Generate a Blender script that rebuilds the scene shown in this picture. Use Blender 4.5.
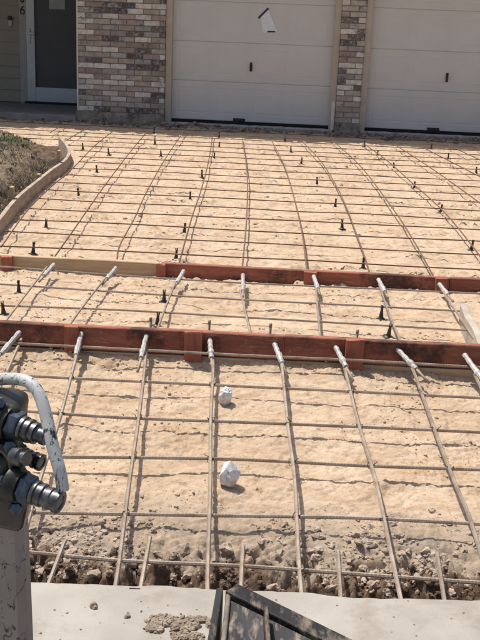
import bpy, bmesh, math, random
import numpy as np
from mathutils import Vector, Matrix, Euler, noise as mnoise

# ---------------------------------------------------------------- camera, sky, sun
SC = bpy.context.scene
for o in list(bpy.data.objects):
    bpy.data.objects.remove(o)
C = SC.collection
R = math.radians
random.seed(7)
rng = np.random.default_rng(7)

F = 1000.0                      # focal length in photo pixels (480 x 640)
CAMH = 1.50
PITCH = math.atan(0.303)
ROLL = 0.040
cam_d = bpy.data.cameras.new('camera')
cam = bpy.data.objects.new('camera', cam_d)
C.objects.link(cam)
FWD = Vector((0, math.cos(PITCH), -math.sin(PITCH)))
UP0 = Vector((0, math.sin(PITCH), math.cos(PITCH)))
X0 = Vector((1, 0, 0))
RIGHT = X0 * math.cos(ROLL) + UP0 * math.sin(ROLL)
UPV = UP0 * math.cos(ROLL) - X0 * math.sin(ROLL)
CAM = Vector((0, 0, CAMH))
m = Matrix((RIGHT, UPV, -FWD)).transposed().to_4x4()
m.translation = CAM
cam.matrix_world = m
cam_d.sensor_width = 36.0
cam_d.lens = F / 640 * 36.0
cam_d.clip_start = 0.05
cam_d.clip_end = 2000
SC.camera = cam
SC.render.resolution_x = 768
SC.render.resolution_y = 1024

SUN_SHIFT = Vector((0.34, -0.31, -1.0))          # where the light travels
w = bpy.data.worlds.new('World')
SC.world = w
w.use_nodes = True
nt = w.node_tree
bg = nt.nodes['Background']
sky = nt.nodes.new('ShaderNodeTexSky')
sky.sky_type = 'NISHITA'
sky.sun_disc = False
el = math.asin(1.0 / SUN_SHIFT.length)
sky.sun_elevation = el
sky.sun_rotation = math.atan2(-SUN_SHIFT.x, -SUN_SHIFT.y) % (2 * math.pi)
sky.air_density = 1.0
sky.dust_density = 4.0
nt.links.new(sky.outputs[0], bg.inputs['Color'])
bg.inputs['Strength'].default_value = 0.108
sl = bpy.data.lights.new('sun', 'SUN')
sl.energy = 4.25
sl.angle = R(0.8)
sl.color = (1.0, 0.955, 0.88)
sun = bpy.data.objects.new('sun', sl)
C.objects.link(sun)
sun.rotation_euler = SUN_SHIFT.to_track_quat('-Z', 'Y').to_euler()
sun.location = (-3, 3, 12)
SC.view_settings.view_transform = 'Standard'
SC.view_settings.look = 'None'
SC.view_settings.exposure = 0.26
SC.view_settings.gamma = 1.0
SC.view_settings.use_curve_mapping = False

# ---------------------------------------------------------------- photo pixel -> place
def ray(px, py):
    return (FWD + RIGHT * ((px - 240) / F) + UPV * ((320 - py) / F))

def on_z(px, py, z):
    d = ray(px, py)
    t = (z - CAMH) / d.z
    return CAM + d * t

YF = on_z(240, 358, 0.0).y       # foot of the front form board
SLOPE = 0.10                     # the apron falls towards the street

def apron_z(y):
    return min(0.0, -SLOPE * (YF - y))

def G(px, py, h=0.0):
    """point on the ground (or h above it) that a pixel looks at"""
    p = on_z(px, py, h)
    if p.y >= YF:
        return p
    d = ray(px, py)
    # z = h - SLOPE*(YF-y)
    t = (h - SLOPE * YF - CAMH) / (d.z - SLOPE * d.y)
    return CAM + d * t

def at_depth(px, py, zc):
    return CAM + ray(px, py) * zc

# ---------------------------------------------------------------- noise for terrain
def _hash(ix, iy, s):
    n = (ix.astype(np.int64) * 374761393 + iy.astype(np.int64) * 668265263 + s * 144665) & 0xffffffff
    n = ((n ^ (n >> 13)) * 1274126177) & 0xffffffff
    n = n ^ (n >> 16)
    return (n & 0xffffff) / float(0xffffff)

def vnoise(x, y, s=0):
    ix = np.floor(x); iy = np.floor(y)
    fx = x - ix; fy = y - iy
    ux = fx * fx * fx * (fx * (fx * 6 - 15) + 10); uy = fy * fy * fy * (fy * (fy * 6 - 15) + 10)
    a = _hash(ix, iy, s); b = _hash(ix + 1, iy, s); c = _hash(ix, iy + 1, s); d = _hash(ix + 1, iy + 1, s)
    return (a * (1 - ux) + b * ux) * (1 - uy) + (c * (1 - ux) + d * ux) * uy

def fbm(x, y, octv=4, s=0):
    t = 0; a = 0.5; n = 0
    for k in range(octv):
        ca, sa = math.cos(0.7 * k), math.sin(0.7 * k)
        t = t + a * vnoise(x * ca - y * sa + 17.3 * k, x * sa + y * ca + 5.1 * k, s + k); n += a
        a *= 0.5; x = x * 2.03; y = y * 2.03
    return t / n

# ---------------------------------------------------------------- materials
MATS = {}
def mat(name, col, col2=None, rough=0.8, metal=0.0, scale=8.0, detail=6, bump=0.0, bscale=60.0, spots=None, spot_scale=20,
        spot_lo=0.6, spot_hi=0.66, coat=0.0, stretch=None, rnd=0.0, bdist=0.005, spec=0.4, noise_lo=0.35, noise_hi=0.65, scratch=None, scr_scale=6.0, scr_w=0.008, stain=None, stain_scale=2.5, stain_lo=.56, stain_hi=.62, attr=None):
    if name in MATS:
        return MATS[name]
    ma = bpy.data.materials.new(name); ma.use_nodes = True
    n = ma.node_tree.nodes; l = ma.node_tree.links
    b = n['Principled BSDF']
    b.inputs['Roughness'].default_value = rough
    b.inputs['Metallic'].default_value = metal
    b.inputs['Specular IOR Level'].default_value = spec
    if coat: b.inputs['Coat Weight'].default_value = coat
    tc = n.new('ShaderNodeTexCoord'); mp = n.new('ShaderNodeMapping')
    l.new(tc.outputs['Object'], mp.inputs['Vector'])
    if stretch: mp.inputs['Scale'].default_value = stretch
    oi = n.new('ShaderNodeObjectInfo')
    if rnd:
        mu = n.new('ShaderNodeVectorMath'); mu.operation = 'SCALE'; mu.inputs['Scale'].default_value = 37.0
        cmb = n.new('ShaderNodeCombineXYZ')
        for i in range(3): l.new(oi.outputs['Random'], cmb.inputs[i])
        l.new(cmb.outputs[0], mu.inputs[0]); l.new(mu.outputs[0], mp.inputs['Location'])
    col2 = col2 or tuple(c * 0.75 for c in col)
    nz = n.new('ShaderNodeTexNoise'); nz.inputs['Scale'].default_value = scale; nz.inputs['Detail'].default_value = detail
    nz.inputs['Roughness'].default_value = 0.62
    l.new(mp.outputs[0], nz.inputs['Vector'])
    rp = n.new('ShaderNodeValToRGB')
    rp.color_ramp.elements[0].position = noise_lo; rp.color_ramp.elements[1].position = noise_hi
    rp.color_ramp.elements[0].color = (*col2, 1); rp.color_ramp.elements[1].color = (*col, 1)
    l.new(nz.outputs['Fac'], rp.inputs['Fac'])
    out = rp.outputs['Color']
    if spots:
        n2 = n.new('ShaderNodeTexNoise'); n2.inputs['Scale'].default_value = spot_scale; n2.inputs['Detail'].default_value = 5
        n2.inputs['Roughness'].default_value = 0.7
        l.new(mp.outputs[0], n2.inputs['Vector'])
        r2 = n.new('ShaderNodeValToRGB')
        r2.color_ramp.elements[0].position = spot_lo; r2.color_ramp.elements[1].position = spot_hi
        l.new(n2.outputs['Fac'], r2.inputs['Fac'])
        mx = n.new('ShaderNodeMix'); mx.data_type = 'RGBA'
        l.new(r2.outputs['Color'], mx.inputs['Factor']); l.new(out, mx.inputs['A'])
        mx.inputs['B'].default_value = (*spots, 1)
        out = mx.outputs['Result']
    if scratch:
        for q, sc_ in enumerate((scr_scale, scr_scale * 2.3)):
            ns = n.new('ShaderNodeTexNoise'); ns.inputs['Scale'].default_value = sc_; ns.inputs['Detail'].default_value = 3; ns.inputs['Roughness'].default_value = .55
            ofs = n.new('ShaderNodeVectorMath'); ofs.operation = 'ADD'; ofs.inputs[1].default_value = (3.1 * q, 7.7, 1.3 * q)
            l.new(mp.outputs[0], ofs.inputs[0]); l.new(ofs.outputs[0], ns.inputs['Vector'])
            rs = n.new('ShaderNodeValToRGB'); e = rs.color_ramp.elements
            e[0].position = .5 - scr_w * 1.6; e[1].position = .5 - scr_w * .5; e[0].color = (0, 0, 0, 1); e[1].color = (1, 1, 1, 1)
            a_ = e.new(.5 + scr_w * .5); a_.color = (1, 1, 1, 1); b_ = e.new(.5 + scr_w * 1.6); b_.color = (0, 0, 0, 1)
            l.new(ns.outputs['Fac'], rs.inputs['Fac'])
            n3 = n.new('ShaderNodeTexNoise'); n3.inputs['Scale'].default_value = sc_ * 1.7; n3.inputs['Detail'].default_value = 2
            l.new(mp.outputs[0], n3.inputs['Vector'])
            r3 = n.new('ShaderNodeValToRGB'); r3.color_ramp.elements[0].position = .48; r3.color_ramp.elements[1].position = .58
            l.new(n3.outputs['Fac'], r3.inputs['Fac'])
            mm = n.new('ShaderNodeMath'); mm.operation = 'MULTIPLY'; l.new(rs.outputs[0], mm.inputs[0]); l.new(r3.outputs[0], mm.inputs[1])
            mx = n.new('ShaderNodeMix'); mx.data_type = 'RGBA'
            l.new(mm.outputs[0], mx.inputs['Factor']); l.new(out, mx.inputs['A']); mx.inputs['B'].default_value = (*scratch, 1)
            out = mx.outputs['Result']
    if rnd:
        hv = n.new('ShaderNodeHueSaturation')
        mr = n.new('ShaderNodeMapRange'); mr.inputs['To Min'].default_value = 1 - rnd; mr.inputs['To Max'].default_value = 1 + rnd
        l.new(oi.outputs['Random'], mr.inputs['Value']); l.new(mr.outputs[0], hv.inputs['Value'])
        l.new(out, hv.inputs['Color']); out = hv.outputs['Color']
    if attr:
        at = n.new('ShaderNodeAttribute'); at.attribute_name = attr[0]
        mx = n.new('ShaderNodeMix'); mx.data_type = 'RGBA'
        l.new(at.outputs['Fac'], mx.inputs['Factor']); l.new(out, mx.inputs['A']); mx.inputs['B'].default_value = (*attr[1], 1)
        out = mx.outputs['Result']
    if stain:
        ge = n.new('ShaderNodeNewGeometry')
        n4 = n.new('ShaderNodeTexNoise'); n4.inputs['Scale'].default_value = stain_scale; n4.inputs['Detail'].default_value = 9; n4.inputs['Roughness'].default_value = .72
        l.new(ge.outputs['Position'], n4.inputs['Vector'])
        r4 = n.new('ShaderNodeValToRGB'); r4.color_ramp.elements[0].position = stain_lo; r4.color_ramp.elements[1].position = stain_hi
        r4.color_ramp.elements[1].color = (.85, .85, .85, 1)
        l.new(n4.outputs['Fac'], r4.inputs['Fac'])
        mx = n.new('ShaderNodeMix'); mx.data_type = 'RGBA'
        l.new(r4.outputs[0], mx.inputs['Factor']); l.new(out, mx.inputs['A']); mx.inputs['B'].default_value = (*stain, 1)
        out = mx.outputs['Result']
    l.new(out, b.inputs['Base Color'])
    if bump:
        nb = n.new('ShaderNodeTexNoise'); nb.inputs['Scale'].default_value = bscale; nb.inputs['Detail'].default_value = 5
        l.new(mp.outputs[0], nb.inputs['Vector'])
        bp = n.new('ShaderNodeBump'); bp.inputs['Strength'].default_value = bump; bp.inputs['Distance'].default_value = bdist
        l.new(nb.outputs['Fac'], bp.inputs['Height']); l.new(bp.outputs[0], b.inputs['Normal'])
    MATS[name] = ma
    return ma

def sand_material():
    ma = bpy.data.materials.new('sand_soil'); ma.use_nodes = True
    n = ma.node_tree.nodes; l = ma.node_tree.links
    b = n['Principled BSDF']; b.inputs['Roughness'].default_value = 0.95; b.inputs['Specular IOR Level'].default_value = 0.15
    tc = n.new('ShaderNodeTexCoord')
    def noi(sc, det=6, ro=0.65):
        z = n.new('ShaderNodeTexNoise'); z.inputs['Scale'].default_value = sc; z.inputs['Detail'].default_value = det
        z.inputs['Roughness'].default_value = ro
        l.new(tc.outputs['Object'], z.inputs['Vector']); return z.outputs['Fac']
    def ramp(v, *st):
        r = n.new('ShaderNodeValToRGB')
        e = r.color_ramp.elements
        while len(e) < len(st): e.new(0.5)
        for q, (p, c) in zip(e, st):
            q.position = p; q.color = (*c, 1)
        l.new(v, r.inputs['Fac']); return r.outputs['Color']
    def mix(f, a, bb):
        x = n.new('ShaderNodeMix'); x.data_type = 'RGBA'
        for s, v in (('Factor', f), ('A', a), ('B', bb)):
            if isinstance(v, tuple): x.inputs[s].default_value = (*v, 1)
            else: l.new(v, x.inputs[s])
        return x.outputs['Result']
    big = ramp(noi(1.6, 5), (0.36, (0.44, 0.33, 0.235)), (0.64, (0.56, 0.445, 0.335)))
    fine = ramp(noi(34, 8, 0.75), (0.3, (0.33, 0.22, 0.135)), (0.47, (0.53, 0.405, 0.282)), (0.8, (0.64, 0.515, 0.38)))
    c = mix(0.55, 0, 0) if False else None
    x = n.new('ShaderNodeMix'); x.data_type = 'RGBA'; x.inputs['Factor'].default_value = 0.5
    l.new(big, x.inputs['A']); l.new(fine, x.inputs['B'])
    c = x.outputs['Result']
    # damp and trodden patches
    pt = ramp(noi(4.5, 7, 0.7), (0.50, (0, 0, 0)), (0.70, (0.55, 0.55, 0.55)))
    c = mix(pt, c, (0.36, 0.245, 0.15))
    mpS = n.new('ShaderNodeMapping'); mpS.inputs['Scale'].default_value = (2.2, 7.0, 3.0); l.new(tc.outputs['Object'], mpS.inputs['Vector'])
    zs = n.new('ShaderNodeTexNoise'); zs.inputs['Scale'].default_value = 2.0; zs.inputs['Detail'].default_value = 8; zs.inputs['Roughness'].default_value = .72
    l.new(mpS.outputs[0], zs.inputs['Vector'])
    c = mix(ramp(zs.outputs['Fac'], (0.50, (0, 0, 0)), (0.66, (0.75, 0.75, 0.75))), c, (0.40, 0.26, 0.155))
    mpT = n.new('ShaderNodeMapping'); mpT.inputs['Scale'].default_value = (1.0, 1.6, 1.0); l.new(tc.outputs['Object'], mpT.inputs['Vector'])
    clod_shade = n.new('ShaderNodeTexNoise'); clod_shade.inputs['Scale'].default_value = 17.0; clod_shade.inputs['Detail'].default_value = 7; clod_shade.inputs['Roughness'].default_value = .75
    l.new(mpT.outputs[0], clod_shade.inputs['Vector'])
    c = mix(ramp(clod_shade.outputs['Fac'], (0.535, (0, 0, 0)), (0.66, (0.85, 0.85, 0.85))), c, (0.31, 0.20, 0.125))  # brown dashes: small shadows of clods painted into the sand colour
    # scattered dark specks and twigs
    sp = ramp(noi(75, 3, 0.5), (0.66, (0, 0, 0)), (0.74, (1, 1, 1)))
    c = mix(sp, c, (0.26, 0.17, 0.10))
    at2 = n.new('ShaderNodeAttribute'); at2.attribute_name = 'grey'
    m2 = n.new('ShaderNodeMath'); m2.operation = 'MULTIPLY'; l.new(at2.outputs['Fac'], m2.inputs[0])
    g2 = ramp(noi(6, 6), (0.28, (0.2, 0.2, 0.2)), (0.52, (1, 1, 1)))
    l.new(g2, m2.inputs[1])
    gcol = ramp(noi(26, 7, 0.7), (0.3, (0.20, 0.155, 0.115)), (0.65, (0.40, 0.325, 0.25)))
    c = mix(m2.outputs[0], c, gcol)
    at = n.new('ShaderNodeAttribute'); at.attribute_name = 'clay'
    rough_mask = n.new('ShaderNodeMath'); rough_mask.operation = 'MULTIPLY_ADD'
    nn = noi(9, 6)
    sub = n.new('ShaderNodeMath'); sub.operation = 'SUBTRACT'; l.new(nn, sub.inputs[0]); sub.inputs[1].default_value = 0.5
    l.new(sub.outputs[0], rough_mask.inputs[0]); rough_mask.inputs[1].default_value = 1.6
    l.new(at.outputs['Fac'], rough_mask.inputs[2])
    clay = ramp(noi(22, 7, 0.7), (0.33, (0.060, 0.038, 0.027)), (0.52, (0.135, 0.088, 0.060)), (0.75, (0.27, 0.20, 0.145)))
    mk = ramp(rough_mask.outputs[0], (0.42, (0, 0, 0)), (0.62, (1, 1, 1)))
    c = mix(mk, c, clay)
    l.new(c, b.inputs['Base Color'])
    b1 = n.new('ShaderNodeBump'); b1.inputs['Strength'].default_value = 0.8; b1.inputs['Distance'].default_value = 0.010
    l.new(noi(48, 8, 0.7), b1.inputs['Height'])
    l.new(b1.outputs[0], b.inputs['Normal'])
    return ma
SAND = sand_material()

CONC = mat('concrete', (0.37, 0.34, 0.30), (0.28, 0.255, 0.22), rough=0.9, scale=3.5, detail=9, bump=0.35, bscale=160, bdist=0.003,
           spots=(0.22, 0.185, 0.145), spot_scale=6, spot_lo=0.52, spot_hi=0.80)
RUST = mat('rusty_steel', (0.125, 0.062, 0.038), (0.19, 0.115, 0.075), rough=0.75, metal=0.25, scale=25, bump=0.3, bscale=180, rnd=0.15, bdist=0.002)
GREYBAR = mat('weathered_steel_bar', (0.36, 0.30, 0.245), (0.24, 0.175, 0.125), rough=0.65, metal=0.2, scale=16, bump=0.3, bscale=180, rnd=0.12, bdist=0.002)
REDWOOD = mat('red_form_wood', (0.32, 0.108, 0.066), (0.18, 0.062, 0.041), rough=0.8, scale=3.0, stretch=(1.0, 7, 7), bump=0.35, bscale=22,
              spots=(0.38, 0.19, 0.12), spot_scale=5, spot_lo=0.60, spot_hi=0.80, rnd=0.12, bdist=0.003, stain=(0.030, 0.018, 0.016), stain_scale=2.6, stain_lo=.50, stain_hi=.60,
              scratch=(0.42, 0.27, 0.18), scr_scale=4, scr_w=.004)
PINE = mat('pine_wood', (0.50, 0.37, 0.235), (0.37, 0.255, 0.15), rough=0.8, scale=3.5, stretch=(1.0, 9, 9), bump=0.3, bscale=22, rnd=0.08,
           spots=(0.22, 0.12, 0.06), spot_scale=4, spot_lo=0.66, spot_hi=0.75, bdist=0.003)
STAKE = mat('stake_wood', (0.38, 0.135, 0.08), (0.22, 0.075, 0.046), rough=0.8, scale=6, stretch=(6, 6, 1.2), bump=0.3, bscale=30, rnd=0.15, bdist=0.003)
GREYWOOD = mat('weathered_wood', (0.44, 0.35, 0.27), (0.27, 0.20, 0.15), rough=0.85, scale=4, stretch=(2, 2, 9), bump=0.35, bscale=25, bdist=0.003)
PALEWOOD = mat('dusty_pale_wood', (0.44, 0.385, 0.32), (0.33, 0.28, 0.23), rough=0.9, scale=6, bump=0.3, bscale=40, bdist=0.003)
PLASTIC = mat('black_plastic', (0.018, 0.017, 0.016), (0.03, 0.027, 0.024), rough=0.45, scale=20)
SLEEVE = mat('dowel_sleeve_grey', (0.52, 0.50, 0.48), (0.30, 0.28, 0.265), rough=0.5, scale=40, bump=0.6, bscale=80, bdist=0.004, rnd=0.08)
WIRE = mat('tie_wire', (0.06, 0.05, 0.045), rough=0.6, metal=0.6)
FOIL = mat('white_lump', (0.78, 0.775, 0.765), (0.42, 0.41, 0.40), rough=0.45, scale=34, bump=0.4, bscale=60, bdist=0.004, noise_lo=0.3, noise_hi=0.55)
MORTAR = mat('mortar', (0.40, 0.35, 0.30), (0.26, 0.22, 0.185), rough=0.95, scale=30, bump=0.3, bscale=120)
DOORPAINT = mat('garage_door_paint', (0.66, 0.635, 0.60), (0.62, 0.595, 0.56), rough=0.55, scale=2.5, bump=0.04, bscale=90, bdist=0.002)
JAMB = mat('jamb_paint', (0.52, 0.445, 0.365), (0.45, 0.375, 0.30), rough=0.6, scale=6)
WHITETRIM = mat('white_trim', (0.74, 0.70, 0.64), (0.62, 0.58, 0.52), rough=0.6, scale=8)
RUBBER = mat('black_rubber', (0.012, 0.012, 0.012), rough=0.8)
SIDING = mat('olive_siding_paint', (0.295, 0.265, 0.20), (0.27, 0.24, 0.185), rough=0.65, scale=5, bump=0.08, bscale=60)
CASING = mat('casing_paint', (0.37, 0.355, 0.32), (0.33, 0.315, 0.285), rough=0.6, scale=7)
STORM = mat('storm_door_aluminium', (0.50, 0.53, 0.56), (0.45, 0.48, 0.51), rough=0.4, metal=0.25, scale=5)
SCREEN = mat('dark_screen', (0.062, 0.066, 0.075), (0.078, 0.080, 0.088), rough=0.4, scale=3)
PAPER = mat('paper', (0.80, 0.82, 0.84), (0.72, 0.74, 0.77), rough=0.7, scale=20)
BLUETAPE = mat('blue_tape', (0.02, 0.03, 0.10), rough=0.5)
PORCHMAT = mat('porch_concrete', (0.20, 0.185, 0.17), (0.15, 0.14, 0.13), rough=0.8, scale=6, bump=0.2, bscale=90)
ROOFMAT = mat('roof_shingle', (0.16, 0.14, 0.12), rough=0.9, scale=30)
SOFFIT = mat('soffit_paint', (0.55, 0.50, 0.43), rough=0.7)

# ---------------------------------------------------------------- helpers
def link(name, me, material=None, parent=None, smooth=False):
    o = bpy.data.objects.new(name, me); C.objects.link(o)
    if material is not None and len(me.materials) == 0: me.materials.append(material)
    if parent is not None: o.parent = parent
    if smooth:
        me.polygons.foreach_set('use_smooth', [True] * len(me.polygons))
    return o

def tag(o, label, cat, group=None, kind=None):
    if label: o['label'] = label
    if cat: o['category'] = cat
    if group: o['group'] = group
    if kind: o['kind'] = kind
    return o

def empty(name, loc=(0, 0, 0), rot=None):
    o = bpy.data.objects.new(name, None); C.objects.link(o); o.location = loc; o.empty_display_size = 0.1
    if rot is not None: o.rotation_euler = rot
    return o

def bm_mesh(bm, name):
    me = bpy.data.meshes.new(name); bm.to_mesh(me); bm.free(); return me

def add_box(bm, p0, p1, bevel=0.0):
    r = bmesh.ops.create_cube(bm, size=1.0)
    vs = r['verts']
    sx, sy, sz = (p1[i] - p0[i] for i in range(3))
    for v in vs:
        v.co = Vector((p0[0] + (v.co.x + .5) * sx, p0[1] + (v.co.y + .5) * sy, p0[2] + (v.co.z + .5) * sz))
    if bevel:
        es = list({e for v in vs for e in v.link_edges})
        bmesh.ops.bevel(bm, geom=es, offset=bevel, segments=1, affect='EDGES', profile=0.5)
    return vs

def box_obj(name, p0, p1, material, parent=None, bevel=0.0):
    bm = bmesh.new(); add_box(bm, p0, p1, bevel)
    return link(name, bm_mesh(bm, name), material, parent)

def catmull(pts, step):
    P = [Vector(p) for p in pts]
    if len(P) < 2: return P
    P = [P[0] * 2 - P[1]] + P + [P[-1] * 2 - P[-2]]
    out = []
    for i in range(1, len(P) - 2):
        a, b, c, d = P[i - 1], P[i], P[i + 1], P[i + 2]
        n = max(1, int(round((c - b).length / step)))
        for k in range(n):
            t = k / n
            out.append(0.5 * ((2 * b) + (c - a) * t + (2 * a - 5 * b + 4 * c - d) * t * t + (3 * b - a - 3 * c + d) * t ** 3))
    out.append(P[-2].copy())
    return out

def tube_data(pts, radius, sides=6, cap=True, v0=0):
    """radius: number or list"""
    n = len(pts); vs = []; fs = []
    for i, p in enumerate(pts):
        t = (pts[min(i + 1, n - 1)] - pts[max(i - 1, 0)]).normalized()
        if i == 0:
            ref = Vector((0, 0, 1)) if abs(t.z) < 0.9 else Vector((0, 1, 0))
            a = t.cross(ref).normalized()
        else:
            a = (a - t * a.dot(t)).normalized()
        b = a.cross(t).normalized()
        r = radius[i] if isinstance(radius, (list, tuple)) else radius
        for k in range(sides):
            an = 2 * math.pi * k / sides
            vs.append(p + (a * math.cos(an) + b * math.sin(an)) * r)
    for i in range(n - 1):
        for k in range(sides):
            k2 = (k + 1) % sides
            fs.append((v0 + i * sides + k, v0 + i * sides + k2, v0 + (i + 1) * sides + k2, v0 + (i + 1) * sides + k))
    if cap:
        fs.append(tuple(v0 + k for k in reversed(range(sides))))
        fs.append(tuple(v0 + (n - 1) * sides + k for k in range(sides)))
    return vs, fs

def tube_obj(name, pts, radius, material, parent=None, sides=6, smooth=True):
    vs, fs = tube_data(pts, radius, sides)
    me = bpy.data.meshes.new(name); me.from_pydata([tuple(v) for v in vs], [], fs); me.update()
    return link(name, me, material, parent, smooth)

def lathe_mesh(name, prof, sides=16):
    """prof: list of (r,z); closed at both ends"""
    vs = []; fs = []
    for r, z in prof:
        for k in range(sides):
            a = 2 * math.pi * k / sides
            vs.append((r * math.cos(a), r * math.sin(a), z))
    for i in range(len(prof) - 1):
        for k in range(sides):
            k2 = (k + 1) % sides
            fs.append((i * sides + k, i * sides + k2, (i + 1) * sides + k2, (i + 1) * sides + k))
    fs.append(tuple(reversed(range(sides))))
    fs.append(tuple((len(prof) - 1) * sides + k for k in range(sides)))
    me = bpy.data.meshes.new(name); me.from_pydata(vs, [], fs); me.update()
    return me

def plank(name, pts_bottom, height, thick, material, parent=None, side=(0, 1, 0)):
    """upright board whose front foot follows pts_bottom; thick goes along side"""
    s = Vector(side).normalized() * thick
    vs = []; fs = []
    n = len(pts_bottom)
    for p in pts_bottom:
        h = Vector((0, 0, height))
        vs += [p, p + s, p + s + h, p + h]
    for i in range(n - 1):
        for k in range(4):
            k2 = (k + 1) % 4
            fs.append((4 * i + k, 4 * (i + 1) + k, 4 * (i + 1) + k2, 4 * i + k2))
    fs.append((0, 1, 2, 3)); fs.append(tuple(4 * (n - 1) + k for k in (3, 2, 1, 0)))
    me = bpy.data.meshes.new(name); me.from_pydata([tuple(v) for v in vs], [], fs); me.update()
    bm = bmesh.new(); bm.from_mesh(me); bmesh.ops.recalc_face_normals(bm, faces=bm.faces)
    es = [e for e in bm.edges if e.calc_face_angle(0) > 0.8]
    bmesh.ops.bevel(bm, geom=es, offset=min(0.004, thick * .2), segments=1, affect='EDGES', profile=0.5)
    bm.to_mesh(me); bm.free()
    # local origin at the board's first foot so that the grain runs along it
    return link(name, me, material, parent)

_ico = bmesh.new(); bmesh.ops.create_icosphere(_ico, subdivisions=2, radius=1.0)
ICO2V = np.array([v.co[:] for v in _ico.verts]); ICO2F = np.array([[v.index for v in f.verts] for f in _ico.faces]); _ico.free()
_ico = bmesh.new(); bmesh.ops.create_icosphere(_ico, subdivisions=1, radius=1.0)
ICO1V = np.array([v.co[:] for v in _ico.verts]); ICO1F = np.array([[v.index for v in f.verts] for f in _ico.faces]); _ico.free()

_n3 = np.random.default_rng(3)
CLOD_BASES = []
for _k in range(14):
    q = ICO2V.copy()
    for _ in range(4):
        d = _n3.normal(size=3); d /= np.linalg.norm(d); lim = _n3.uniform(0.5, 0.85)
        q = q - np.clip(q @ d - lim, 0, None)[:, None] * d
    o_ = Vector(_n3.uniform(-50, 50, 3))
    for _i in range(len(q)):
        v = Vector(ICO2V[_i])
        q[_i] *= 1 + .55 * mnoise.noise(v * 1.3 + o_) + .35 * mnoise.noise(v * 3.1 + o_)
    CLOD_BASES.append(q)
def lumps_obj(name, items, material, fine=False, parent=None, smooth=False, jag=0.35):
    """items: (x,y,z,r); many irregular lumps in one mesh"""
    V = []; Fc = []; n = 0
    for (x, y, z, r) in items:
        if fine:
            q = CLOD_BASES[int(rng.integers(len(CLOD_BASES)))]; BF = ICO2F
            R3 = Euler(tuple(rng.uniform(0, 6.28, 3))).to_matrix(); q = q @ np.array(R3)
        else:
            q = ICO1V * (1 + jag * (rng.random((len(ICO1V), 1)) - 0.5)) ; BF = ICO1F
            a = rng.uniform(0, 6.28); ca, sa = math.cos(a), math.sin(a)
            q = q * rng.uniform(0.65, 1.3, size=3)
            q = q @ np.array([[ca, sa, 0], [-sa, ca, 0], [0, 0, 1]])
        q = q * np.array([1, 1, .8])
        V.append(q * r + np.array([x, y, z])); Fc.append(BF + n); n += len(q)
    V = np.concatenate(V); Fc = np.concatenate(Fc)
    me = bpy.data.meshes.new(name)
    me.from_pydata(V.tolist(), [], Fc.tolist()); me.update()
    return link(name, me, material, parent, smooth)

def grid_obj(name, xs, ys, Z, material, attrs=None, parent=None, keep=None):
    nx, ny = len(xs), len(ys)
    XX, YY = np.meshgrid(xs, ys)
    co = np.stack([XX, YY, Z], -1).reshape(-1, 3)
    idx = np.arange(nx * ny).reshape(ny, nx)
    q = np.stack([idx[:-1, :-1], idx[:-1, 1:], idx[1:, 1:], idx[1:, :-1]], -1).reshape(-1, 4)
    if keep is not None:
        kq = (keep[:-1, :-1] | keep[:-1, 1:] | keep[1:, 1:] | keep[1:, :-1]).reshape(-1)
        q = q[kq]
        used = np.unique(q); remap = -np.ones(nx * ny, int); remap[used] = np.arange(len(used))
        q = remap[q]; co = co[used]
        attrs = {k: v.reshape(-1)[used] for k, v in (attrs or {}).items()}
    me = bpy.data.meshes.new(name)
    me.vertices.add(len(co)); me.vertices.foreach_set('co', co.reshape(-1))
    me.loops.add(len(q) * 4); me.loops.foreach_set('vertex_index', q.reshape(-1).astype(np.int32))
    me.polygons.add(len(q)); me.polygons.foreach_set('loop_start', np.arange(0, len(q) * 4, 4, dtype=np.int32))
    me.polygons.foreach_set('loop_total', np.full(len(q), 4, dtype=np.int32))
    me.update(calc_edges=True); me.validate()
    for k, v in (attrs or {}).items():
        a = me.attributes.new(k, 'FLOAT', 'POINT'); a.data.foreach_set('value', v.reshape(-1).astype(np.float32))
    return link(name, me, material, parent, True)

# ---------------------------------------------------------------- ground
BANK_PX = [(-28, 250), (0, 220), (12, 205), (26, 191), (51, 171), (65, 161), (70.5, 153), (68.5, 145.6), (61, 136.5)]
FORM_H = 0.11
BANK = catmull([on_z(x, y, FORM_H) for x, y in BANK_PX], 0.08)          # top inner edge of the curved form
BANKP = [Vector((p.x, p.y, 0)) for p in BANK]

EDGE = [G(x, y, 0.09) for x, y in ((-60, 575), (30, 580), (120, 582), (220, 589), (300, 591.5), (360, 594.5), (480, 599.5), (560, 603))]
EDGE_X = np.array([p.x for p in EDGE]); EDGE_Y = np.array([p.y for p in EDGE])
SLAB_Z = float(np.mean([p.z for p in EDGE]))
def edge_y(x):
    k0 = (EDGE_Y[1] - EDGE_Y[0]) / (EDGE_X[1] - EDGE_X[0]); k1 = (EDGE_Y[-1] - EDGE_Y[-2]) / (EDGE_X[-1] - EDGE_X[-2])
    r = np.interp(x, EDGE_X, EDGE_Y)
    r = np.where(x < EDGE_X[0], EDGE_Y[0] + k0 * (x - EDGE_X[0]) * .5, r)
    return np.where(x > EDGE_X[-1], EDGE_Y[-1] + k1 * (x - EDGE_X[-1]) * .5, r)

WALL_A = on_z(165, 126, 0.0)
SKEW = R(4.5)
UDIR = Vector((math.cos(SKEW), -math.sin(SKEW), 0))
NDIR = Vector((math.sin(SKEW), math.cos(SKEW), 0))       # away from the camera

def sstep(v, a, b):
    t = np.clip((v - a) / (b - a), 0, 1); return t * t * (3 - 2 * t)

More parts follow.
